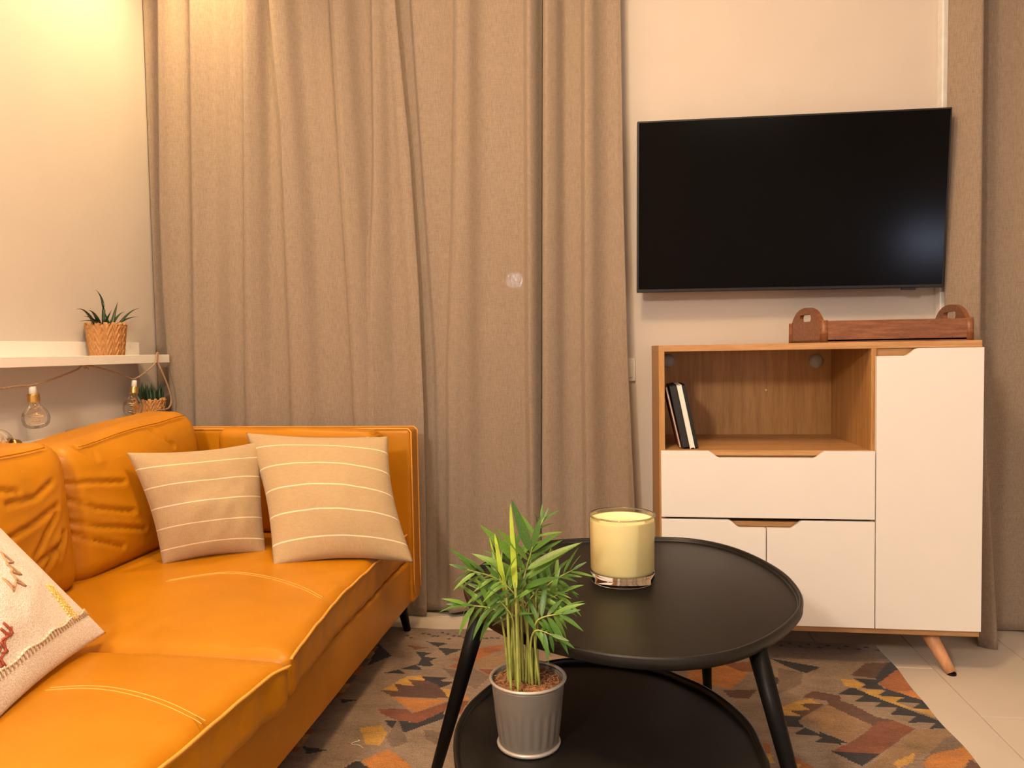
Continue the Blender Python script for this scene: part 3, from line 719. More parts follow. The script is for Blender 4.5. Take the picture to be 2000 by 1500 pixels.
# loose back cushions
def grooves_px(lines, X): return [[(onX(a/2.143, 800+b/2.143, X).y, onX(a/2.143, 800+b/2.143, X).z) for a, b in ln_] for ln_ in lines]
def seg_d(p, a, b):
    ax_, ay = a; bx_, by = b; dx, dy = bx_-ax_, by-ay; t = max(0, min(1, ((p[0]-ax_)*dx+(p[1]-ay)*dy)/(dx*dx+dy*dy+1e-12)))
    return math.hypot(p[0]-ax_-dx*t, p[1]-ay-dy*t)
def back_cushion(y0, y1, z0, z1, xb, xf, lean, grooves, tilt=0, crown=.04, r=.06, dep=.0085, step=.0075):
    zm = (z0+z1)/2
    def dsp(p, n):
        q = Vector(p); v = (p.y-y0)/(y1-y0); t = (p.z-z0)/(z1-z0)
        if n.x > -.2:
            k = (1-abs(2*v-1)**2.6)*(1-abs(2*t-1)**2.6); q.x += crown*max(0, k)*(n.x if abs(n.x) > .01 else 1)
            if n.x > .3 or abs(n.x) < .01 or True:
                for g in grooves:
                    d = min(seg_d((p.y, p.z), g[i], g[i+1]) for i in range(len(g)-1))
                    if d < .06: q.x -= dep*math.exp(-(d/.0055)**2)-dep*.28*math.exp(-((d-.014)/.010)**2)
        if n.z > .3: q.z += .012*math.sin(math.pi*max(0, min(1, v)))*n.z+noise.noise(Vector((p.x*9, p.y*7, 3)))*.005
        q.x += noise.noise(Vector((p.y*6, p.z*6, y0)))*.006
        q.x -= (p.z-z0)*lean
        q.z += (v-.72)*tilt*max(0, t)
        return q
    o = soft_box('back_cushion', (xb, y0, z0), (xf, y1, z1), r, LE, sofa, dsp, step)
    zs = z1-.014; ln_ = [dsp(Vector((xf-.012, y, z1-.012)), Vector((.7, 0, .7)))+Vector((.004, 0, .002)) for y in np.linspace(y0+.085, y1-.075, 24)]
    tube('piping', catmull(ln_, 3), .0024, M['leather'], o, 6)
    return o
g2 = grooves_px([[(330, 268), (420, 266), (540, 280)], [(322, 318), (430, 385), (560, 412)], [(318, 430), (440, 470), (600, 490)], [(335, 480), (420, 530), (520, 565)], [(430, 120), (470, 160)], [(700, 70), (760, 150)]], -1.38)
g1 = grooves_px([[(60, 545), (200, 478), (310, 408)], [(185, 622), (250, 520), (300, 445)], [(195, 645), (295, 580)], [(240, 660), (312, 560)], [(90, 395), (220, 372), (302, 308)], [(0, 330), (150, 348)], [(300, 620), (330, 520)]], -1.34)
back_cushion(1.755, 2.41, .385, .795, -1.60, -1.40, .10, g2, .055)
back_cushion(.98, 1.765, .385, .775, -1.60, -1.385, .10, g1, .03, .045)
back_cushion(.30, .975, .385, .775, -1.60, -1.39, .10, [], 0, .04, .06, .01, .03)
# flat cushion against the far arm
def armpad(p, n):
    q = Vector(p); 
    if n.z > .3: q.z += noise.noise(Vector((p.x*8, p.y*8, 5)))*.008-.012*max(0, (p.x+.95)/.25)*(1 if p.x > -.95 else 0)
    if n.y < -.3: q.y += noise.noise(Vector((p.x*7, p.z*7, 5)))*.006
    return q
ap0, ap1 = onY(432, 840, 2.42).x, onY(738, 850, 2.42).x
soft_box('arm_cushion', (ap0, 2.385, .385), (ap1, 2.482, .742), .03, LE, sofa, armpad, .025)
# ------------------------------------------------------------------ throw pillows
def pillow_surf(BL, BR, TR, TL, thick, pinch=.045, seed=0, wr=.004):
    BL, BR, TR, TL = map(Vector, (BL, BR, TR, TL)); nrm = ((BR-BL)+(TR-TL)).cross((TL-BL)+(TR-BR)).normalized()
    S = ((BR-BL).length+(TL-BL).length)/2
    ex = ((BR-BL)+(TR-TL)).normalized(); ey = ((TL-BL)+(TR-BR)).normalized()
    def f(u, v, side):
        su, sv = math.sin(math.pi*u), math.sin(math.pi*v)
        p = lerp(lerp(BL, BR, u), lerp(TL, TR, u), v)
        p = p - ex*(2*u-1)*abs(2*u-1)*sv*pinch*S - ey*(2*v-1)*abs(2*v-1)*su*pinch*S
        t = thick*(max(0, su)**.48)*(max(0, sv)**.48)*(1 if side > 0 else .6)
        n_ = noise.noise(Vector((u*4+seed, v*4, seed)))*wr*3*su*sv + noise.noise(Vector((u*11+seed, v*9, 2+seed)))*wr*su*sv
        return p+nrm*side*(t+n_)
    return f, nrm
def pillow(name, corners, thick, mat, label, cat='pillow', group=None, n=44, seed=0, pinch=.045, wr=.004):
    f, nrm = pillow_surf(*corners, thick, pinch, seed, wr); V = []; UV = []; Fc = []
    sp = [.5-.5*math.cos(math.pi*i/n) for i in range(n+1)]; sp = [lerp(i/n, s, .5) for i, s in enumerate(sp)]
    idx = {}
    for side in (1, -1):
        for j in range(n+1):
            for i in range(n+1):
                edge = i in (0, n) or j in (0, n)
                if edge and side < 0: idx[(side, i, j)] = idx[(1, i, j)]; continue
                idx[(side, i, j)] = len(V); V.append(f(sp[i], sp[j], side)); UV.append((sp[i], sp[j]))
        for j in range(n):
            for i in range(n):
                q = (idx[(side, i, j)], idx[(side, i+1, j)], idx[(side, i+1, j+1)], idx[(side, i, j+1)]); Fc.append(q if side > 0 else q[::-1])
    o = mesh(name, V, Fc, mat, None, True, UV); tag(o, label, cat, group)
    return o, f
def striped(name, col, lines):
    m = fabric(name, col, 700, .10, .25); nt = m.node_tree; b = nt.nodes['Principled BSDF']
    tc = nt.nodes.new('ShaderNodeTexCoord'); sp = nt.nodes.new('ShaderNodeSeparateXYZ'); nt.links.new(tc.outputs['UV'], sp.inputs[0])
    acc = None
    for v in lines:
        c = nt.nodes.new('ShaderNodeMath'); c.operation = 'COMPARE'; c.inputs[1].default_value = v; c.inputs[2].default_value = .0044; nt.links.new(sp.outputs['Y'], c.inputs[0])
        if acc is None: acc = c
        else:
            a = nt.nodes.new('ShaderNodeMath'); a.operation = 'MAXIMUM'; nt.links.new(acc.outputs[0], a.inputs[0]); nt.links.new(c.outputs[0], a.inputs[1]); acc = a
    mx = nt.nodes.new('ShaderNodeMix'); mx.data_type = 'RGBA'; src = b.inputs['Base Color'].links[0].from_socket
    nt.links.new(acc.outputs[0], mx.inputs[0]); nt.links.new(src, mx.inputs[6]); mx.inputs[7].default_value = (.80, .66, .46, 1)
    nt.links.new(mx.outputs[2], b.inputs['Base Color']); return m
MS = striped('striped_linen', (.46, .33, .185), (.12, .30, .48, .66, .84))
f_p, _ = pillow('throw_pillow', (onZ(534, 1106, .398), onZ(808, 1099, .375), onY(757, 852, 2.30), onY(480, 845, 2.30)), .092, MS, 'tan striped pillow leaning in front, nearest the sofa arm edge', seed=1.3, wr=.003), 0
pillow('throw_pillow', (onZ(318, 1104, .400), onZ(520, 1082, .395), onY(512, 862, 2.28), onX(248, 884, -1.375)), .088, MS, 'tan striped pillow tucked behind the other, against the back cushion', seed=4.7, wr=.005)
m, nt, b, N, L = newmat('cream_wool'); b.inputs['Roughness'].default_value = 1; b.inputs['Sheen Weight'].default_value = .3
n1 = noise_node(nt, 330, None, 3); n2 = noise_node(nt, 60, (1, 1, 1), 3)
r = ramp(nt, n1.outputs['Fac'], [(.35, (.72, .64, .56)), (.6, (.91, .87, .81))]); L(r.outputs[0], b.inputs['Base Color']); b1 = bump(nt, n1.outputs['Fac'], .8, .003, b); bump(nt, n2.outputs['Fac'], .3, .005, b, b1)
M['wool'] = m
P0 = onZ(207, 1236, .404); P1 = onZ(0, 1424, .404); A_ = onX(2, 1032, -1.25)
dirB = (P1-P0).normalized(); P1 = P0+dirB*.58; T0 = P0+(A_-P0).normalized()*.43; T1 = T0+dirB*.58
EP, fE = pillow('embroidered_pillow', (P1, P0, T0, T1), .055, M['wool'], 'cream woollen pillow with rust and yellow embroidery, nearest the camera', seed=9.1, n=56, pinch=.035)
ex_, ey_ = P0-P1, T1-P1; nE = ex_.cross(ey_).normalized()
def to_uv(px, py):
    d = ray(px, py); Pc = lerp(lerp(P1, P0, .5), lerp(T1, T0, .5), .5)+nE*.05; t = (Pc-CAM).dot(nE)/d.dot(nE); q = CAM+d*t-(P1+nE*.05)
    # solve q = a*ex + b*ey
    a11, a12, a22 = ex_.dot(ex_), ex_.dot(ey_), ey_.dot(ey_); b1_, b2_ = q.dot(ex_), q.dot(ey_); D = a11*a22-a12*a12
    return (b1_*a22-b2_*a12)/D, (b2_*a11-b1_*a12)/D
def emb(lines, col, rad, nm):
    mt = simple('wool_'+nm, col, .95, 0, .2, 200); geos = []
    for ln_ in lines:
        P = []
        for x, y in ln_:
            u, v = to_uv(x/3.335, 1000+y/3.335); P.append((min(.985, max(.015, u)), min(.985, max(.015, v))))
        Q = []
        for i in range(len(P)-1):
            for s in range(5): Q.append((lerp(P[i][0], P[i+1][0], s/5), lerp(P[i][1], P[i+1][1], s/5)))
        Q.append(P[-1]); geos.append(tube_geo([fE(u, v, 1)+nE*rad*.4 for u, v in Q], rad, 6))
    multi('embroidery', geos, mt, EP)
emb([[(30, 240), (115, 310), (55, 325), (150, 402), (70, 388), (88, 430), (162, 490), (92, 462), (72, 530), (0, 440)], [(40, 255), (62, 320)], [(60, 335), (95, 380)], [(75, 400), (100, 455)], [(10, 450), (75, 510)]], (.50, .30, .16), .0022, 'tan')
emb([[(10, 740), (80, 792), (95, 805)], [(70, 765), (85, 810), (30, 840)], [(0, 775), (60, 815)], [(25, 850), (95, 905), (60, 915)], [(0, 860), (40, 885), (28, 930)], [(30, 930), (104, 992), (85, 1000)], [(0, 940), (40, 965), (75, 1000)], [(60, 800), (50, 850), (80, 900), (60, 940), (85, 990)]], (.36, .085, .045), .0024, 'rust')
emb([[(366+i*14+dx+rnd.uniform(-5, 5), 440+i*16.5), (384+i*14+dx, 450+i*16.5+rnd.uniform(-4, 6))] for i in range(13) for dx in (-16, 2, 18, 34)], (.83, .66, .22), .0026, 'yellow')
seam = [fE(u, .155+.006*math.sin(u*40), 1)+nE*.001 for u in np.linspace(.03, .985, 60)]
tube('seam', seam, .0024, M['wool'], EP, 6)
multi('seam_stitches', [tube_geo([fE(u, .125, 1)+nE*.002, fE(u+.006, .165, 1)+nE*.003], .0013, 5) for u in np.linspace(.05, .97, 46)], simple('wool_seam', (.62, .45, .26), .95), EP)
# ------------------------------------------------------------------ coffee tables
def tray_table(name, out_px, zr, label, thick, extra=None, lip=.011):
    P = [onZ(x, y, zr) for x, y in out_px]+[Vector(e) for e in (extra or [])]
    pts = catmull(P, 6, True); n = len(pts)
    for _ in range(6): pts = [(pts[i-1]+pts[i]*2+pts[(i+1) % n])/4 for i in range(n)]
    area = sum(pts[i].x*pts[(i+1) % n].y-pts[(i+1) % n].x*pts[i].y for i in range(n))
    if area < 0: pts = pts[::-1]
    nr = []
    for i in range(n):
        t = (pts[(i+1) % n]-pts[i-1]); nr.append(Vector((t.y, -t.x, 0)).normalized())
    c = sum(pts, Vector())/n
    tb = empty(name, (c.x, c.y, 0), label, 'coffee table')
    prof = [(.016, -thick), (.006, -thick+.001), (.001, -thick+.005), (0, -.004), (.0015, -.0008), (.004, 0), (.008, -.0008), (.0095, -.004), (.0105, -lip+.001), (.013, -lip)]
    V = []; Fc = []
    for off, dz in prof:
        for i in range(n): q = pts[i]-nr[i]*off; V.append((q.x, q.y, zr+dz))
    for k in range(len(prof)-1):
        for i in range(n): j = (i+1) % n; Fc.append((k*n+i, k*n+j, (k+1)*n+j, (k+1)*n+i))
    Fc.append(tuple(range(n))[::-1]); Fc.append(tuple((len(prof)-1)*n+i for i in range(n)))
    o = mesh('tabletop', V, Fc, M['black'], tb, True); o.data.polygons[-1].use_smooth = False; o.data.polygons[-2].use_smooth = False
    return tb, zr-lip, zr-thick
UP = [(903, 1132), (916, 1172), (955, 1208), (1025, 1238), (1106, 1260), (1163, 1273), (1220, 1281), (1334, 1287), (1448, 1268), (1524, 1231), (1562, 1195), (1570, 1172), (1560, 1146), (1524, 1110), (1448, 1072), (1372, 1053), (1288, 1047), (1148, 1050), (1087, 1053), (1045, 1060), (992, 1075), (954, 1092), (918, 1115)]
t1, ZT_UP, zu = tray_table('coffee_table', UP, .46, 'black coffee table with rounded tray top carrying the candle', .026)
for (tx, ty, tz), (bx, by) in (((937, 1200), (0), (0)),) if False else ():
    pass
tl_ = onZ(940, 1190, zu); leg(tl_.x, tl_.y, -.425, 1.585, zu+.001, .020, .011, 'leg', M['blackm'], t1, .0078)
tr_ = onZ(1479, 1270, zu); ft = onZ(1483+.236*(1790-1284), 1790, 0); leg(tr_.x, tr_.y, ft.x+.012, ft.y, zu+.001, .0185, .0105, 'leg', M['blackm'], t1, .0078)
bk = onY(1382, 1290, 1.95); leg(bk.x-.012, 1.95, onY(1383, 1345, 2.09).x, 2.09, zu+.001, .019, .011, 'leg', M['blackm'], t1, .0078)
LO = [(885, 1440), (897, 1399), (924, 1362), (985, 1316), (1068, 1289), (1129, 1283), (1210, 1288), (1292, 1303), (1334, 1320), (1383, 1341), (1433, 1376), (1471, 1414), (1489, 1452)]
t2, ZT_LO, zl_ = tray_table('nesting_table', LO, .26, 'lower black nesting table with tray top carrying the potted palm', .026, [(.262, 1.33, .26), (.225, 1.20, .26), (.14, 1.09, .26), (.02, 1.03, .26), (-.11, 1.05, .26), (-.22, 1.13, .26), (-.285, 1.25, .26)])
for a, b in (((-.22, 1.27), (-.29, 1.22)), ((.17, 1.22), (.24, 1.17)), ((-.03, 1.68), (-.03, 1.77))):
    leg(a[0], a[1], b[0], b[1], zl_+.001, .018, .011, 'leg', M['blackm'], t2, .0078)
# ------------------------------------------------------------------ candle
cc = onZ(1216, 1133, ZT_UP); R_ = .0765
cn = empty('candle', (cc.x, cc.y, ZT_UP), 'pale yellow candle in thick glass jar on the coffee table', 'candle')
hj = onY(1216, 1005, cc.y).z-ZT_UP; z = ZT_UP+.0004
lathe('glass_base', [(.0005, 0), (R_*.955, 0), (R_*.985, .003), (R_*.99, .02), (R_*.985, .0235), (.0005, .0235)], M['glass'], cn, 64, (cc.x, cc.y, z))
lathe('glass_jar', [(R_*.992, .0238), (R_, .06), (R_*1.015, hj-.003), (R_*1.010, hj), (R_*1.0, hj+.0012), (R_*.965, hj), (R_*.955, hj-.004), (R_*.945, hj-.012)], M['jar'], cn, 64, (cc.x, cc.y, z))
tube('glass_rim', [(cc.x+R_*.99*math.cos(a), cc.y+R_*.99*math.sin(a), z+hj) for a in np.linspace(0, 2*math.pi, 65)[:-1]], .0022, M['glass'], cn, 8, True)
rw = R_*.982
wx_ = lathe('wax', [(.0005, .0245), (rw*.97, .0250), (rw*.995, .031), (rw*1.008, hj-.012), (rw*1.0, hj-.009), (rw*.93, hj-.0105), (rw*.87, hj-.018), (rw*.6, hj-.021), (.0005, hj-.0215)], M['wax'], cn, 64, (cc.x, cc.y, z))
for a in (.5, 2.6, 4.7):
    q = Vector((cc.x+.024*math.cos(a), cc.y+.024*math.sin(a), z+hj-.022)); tube('wick', [q, q+Vector((.001, 0, .005)), q+Vector((.003, .001, .009))], .0013, M['paper'], cn, 6)
# ------------------------------------------------------------------ potted palm
pb = onZ(1033, 1452, ZT_LO); pz = ZT_LO+.0004
rimz = onY(1034, 1320, pb.y).z-pz
Rr = (onY(1107, 1320, pb.y).x-onY(961, 1320, pb.y).x)/2; Rb = Rr*.79
palm = empty('potted_palm', (pb.x, pb.y, pz), 'green parlour palm in taupe metal pot on the lower table', 'potted plant')
hp = rimz
def flute(a, zz, i):
    t = max(0, min(1, (hp*.72-zz)/(hp*.25)))*max(0, min(1, (zz-.012)/.012)); return .0009*math.cos(a*22)*t*t*(3-2*t)
prof = [(.0005, .002), (Rb*.97, .002), (Rb*1.0, .010)]+[(lerp(Rb, Rr*.975, t), lerp(.012, hp-.006, t)) for t in np.linspace(0, 1, 30)]
pot = lathe('pot', prof+[(Rr*.95, hp-.006), (Rr*.80, hp*.6), (.0005, hp*.55)], M['pot'], palm, 156, (pb.x, pb.y, pz), flute)
def ring(R, z, r, nm): tube(nm, [(pb.x+R*math.cos(a), pb.y+R*math.sin(a), z) for a in np.linspace(0, 2*math.pi, 65)[:-1]], r, M['potrim'], pot, 8, True)
ring(Rr*.985, pz+hp-.002, .0032, 'rim'); ring(Rb*1.01, pz+.0046, .0040, 'base_ring')
V = []; Fc = []; ns, nr_ = 60, 26
for j in range(nr_+1):
    for i in range(ns):
        a = 2*math.pi*i/ns; r_ = Rr*.92*j/nr_; p = Vector((pb.x+r_*math.cos(a), pb.y+r_*math.sin(a), pz+hp-.012))
        p.z += noise.noise(p*90)*.004+noise.noise(p*240)*.003+.004*(1-j/nr_); V.append(p)
for j in range(nr_):
    for i in range(ns): Fc.append((j*ns+i, j*ns+(i+1) % ns, (j+1)*ns+(i+1) % ns, (j+1)*ns+i))
so = mesh('soil', V, Fc, M['soil'], palm, False)
geos = []
for i in range(150):
    a, r_ = rnd.uniform(0, 6.28), Rr*.88*math.sqrt(rnd.random()); p = Vector((pb.x+r_*math.cos(a), pb.y+r_*math.sin(a), pz+hp-.010+rnd.uniform(0, .004))); dd = Vector((rnd.uniform(-1, 1), rnd.uniform(-1, 1), rnd.uniform(-.2, .5))).normalized()*rnd.uniform(.004, .010)
    geos.append(tube_geo([p-dd, p+Vector((0, 0, .002)), p+dd], .0006, 4))
tag(multi('coir_fibres', geos, simple('coir_fibre', (.46, .23, .11), .9), so), kind='stuff')
# leaflet meshes, shared
def leaf_mesh(bend, mat, nm):
    V = []; Fc = []; n = 8
    for i in range(n+1):
        t = i/n; wd = .5*math.sin(math.pi*min(1, t**.8))**.85*(1-.25*t)+(.03 if 0 < i < n else 0); zc = -bend*t*t; fold_ = .22
        V += [(t, -wd*.2, zc+wd*fold_*.2), (t, 0, zc), (t, wd*.2, zc+wd*fold_*.2)]
    for i in range(n):
        for k in range(2): q = i*3+k; Fc.append((q, q+3, q+4, q+1))
    me = bpy.data.meshes.new(nm); me.from_pydata(V, [], Fc); me.update(); me.polygons.foreach_set('use_smooth', [True]*len(me.polygons)); me.materials.append(mat); return me
LM = [leaf_mesh(b_, m_, 'leaf') for b_ in (.08, .24, .42) for m_ in (M['leafA'], M['leafB'])]
def put_leaf(parent, p, d, up, ln_, wf, kind):
    x = d.normalized(); zc = (up-x*up.dot(x)).normalized(); y = zc.cross(x)
    o = bpy.data.objects.new('leaf', LM[kind]); COL.objects.link(o); o.parent = parent
    Mx = Matrix((( x.x*ln_, y.x*ln_*wf, zc.x*ln_, p.x), (x.y*ln_, y.y*ln_*wf, zc.y*ln_, p.y), (x.z*ln_, y.z*ln_*wf, zc.z*ln_, p.z), (0, 0, 0, 1)))
    o.matrix_parent_inverse = Matrix.Identity(4); o.matrix_basis = Mx
    return o
VIEW = (CAM-Vector((pb.x, pb.y, .55))).normalized()
zs_ = pz+hp-.010
def frond(bx, mids, tip, y0, y1, n, ln_, droop=.15, wf=1.0, face=.5):
    """stem from soil at px bx, through mids (px), rachis to tip"""
    b0 = onY(bx, 1328, y0); b0 = Vector((b0.x, y0, zs_)); k = len(mids)
    P = [b0]+[onY(q[0], q[1], lerp(y0, y1, (i+1)/(k+1))) for i, q in enumerate(mids)]+[onY(tip[0], tip[1], y1)]
    C_ = catmull(P, 10); m_ = len(C_); st = int(10*(k))  # leaflets along the last span
    rad = [lerp(.0030, .0008, i/m_) for i in range(m_)]
    fr = tube('frond', C_, rad, M['stem'], palm, 6)
    T, _n = frames(C_)
    for i in range(n):
        t = (i+.3)/n; j = min(m_-2, int(lerp(st, m_-1, t))); p = C_[j]; d = T[j]; sd = d.cross(VIEW).normalized()
        for sgn in (-1, 1):
            ang = math.radians(lerp(62, 30, t)+rnd.uniform(-16, 16)); l_ = ln_*(1-.45*abs(t-.42))*rnd.uniform(1.0, 1.65)
            dd = d*math.cos(ang)+sd*sgn*math.sin(ang)+VIEW*rnd.uniform(-.45, .55)+Vector((0, 0, -droop))
            up = (VIEW*face+Vector((0, 0, 1))+sd*rnd.uniform(-.5, .5)).normalized()
            put_leaf(fr, p, dd, up, l_, wf*rnd.uniform(.78, 1.05), rnd.choice((0, 1, 2, 3)) if droop < .3 else rnd.choice((2, 3, 4, 5)))
    put_leaf(fr, C_[-2], T[-1], (VIEW+Vector((0, 0, .5))).normalized(), ln_*.8, wf, 0)
    return fr
yc = pb.y
frond(1034, [(1030, 1240), (1020, 1152)], (1040, 1068), yc-.005, yc-.035, 5, .082, .05, 1.0, .9)
frond(1045, [(1046, 1200), (1036, 1085)], (1062, 1012), yc+.02, yc+.06, 5, .036, .0, .9)
frond(1000, [(992, 1210), (985, 1140)], (912, 1112), yc, yc-.03, 6, .050, .10, .9)
frond(994, [(985, 1240), (968, 1192)], (905, 1182), yc-.01, yc-.05, 5, .046, .35, 1.0)
frond(1050, [(1050, 1220), (1064, 1150)], (1120, 1112), yc, yc+.02, 5, .042, .1, .9)
frond(1054, [(1045, 1260), (1050, 1212)], (1098, 1198), yc-.02, yc-.05, 5, .048, .30, 1.0)
frond(1040, [(1036, 1265), (1046, 1232)], (1078, 1240), yc-.02, yc-.06, 4, .046, .55, 1.0)
frond(1010, [(1010, 1220), (1008, 1150)], (968, 1078), yc+.02, yc+.03, 5, .044, .05, .85)
frond(1015, [(1012, 1230), (1010, 1170)], (975, 1130), yc-.02, yc-.06, 5, .050, .30, 1.0)
frond(1028, [(1030, 1230), (1046, 1160)], (1084, 1118), yc+.03, yc+.05, 5, .05, .15, 1.0)
frond(1008, [(1004, 1250), (1000, 1205)], (975, 1172), yc-.03, yc-.06, 4, .044, .5, 1.0)
frond(1022, [(1020, 1250), (1024, 1190)], (1052, 1150), yc+.01, yc-.0, 5, .050, .45, 1.0)
frond(1018, [(1016, 1230), (1018, 1130)], (1006, 1060), yc+.03, yc+.04, 5, .050, .12, 1.0)
frond(1002, [(998, 1240), (990, 1175)], (940, 1150), yc+.02, yc+.02, 5, .048, .3, 1.0)
frond(1046, [(1048, 1240), (1056, 1185)], (1092, 1160), yc+.02, yc+.01, 4, .046, .3, 1.0)
for bx, mid, tip, yy in ((1012, (1008, 1180), (997, 984), yc-.055), (998, (990, 1180), (966, 1042), yc-.05), (1008, (985, 1160), (956, 1050), yc+.02)):
    P = catmull([Vector((onY(bx, 1328, yy).x, yy, zs_)), onY(mid[0], mid[1], yy), onY(lerp(mid[0], tip[0], .35), lerp(mid[1], tip[1], .35), yy), onY(tip[0], tip[1], yy)], 10)
    st_ = tube('frond', P[:18], .0028, M['stem'], palm, 6)
    n_ = len(P); W_ = .0058 if bx != 1008 else .003
    V = []; Fc = []
    for i in range(14, n_):
        t = (i-14)/(n_-15); wd = W_*math.sin(math.pi*min(1, .12+.88*t))**.7*(1-.3*t)+.0004
        for s_ in (-1, -.5, 0, .5, 1): V.append(P[i]+Vector((wd*s_, -.002*(1 if abs(s_) == .5 else 0), 0)))
    for i in range(n_-15):
        for k in range(4): q = i*5+k; Fc.append((q, q+1, q+6, q+5))
    mesh('spear_leaf', V, Fc, M['spear'], st_, True)
for i in range(11):
    bx = 992+i*6; yy = yc+rnd.uniform(-.03, .03); tx = lerp(1018, bx, .8)+rnd.uniform(-8, 8)
    P = catmull([Vector((onY(bx, 1328, yy).x, yy, zs_)), onY(lerp(bx, tx, .5), 1240, yy), onY(tx, 1165+rnd.uniform(-25, 25), yy)], 8)
    tube('stem', P, [lerp(.0030, .0015, j/len(P)) for j in range(len(P))], M['stem'], palm, 7)
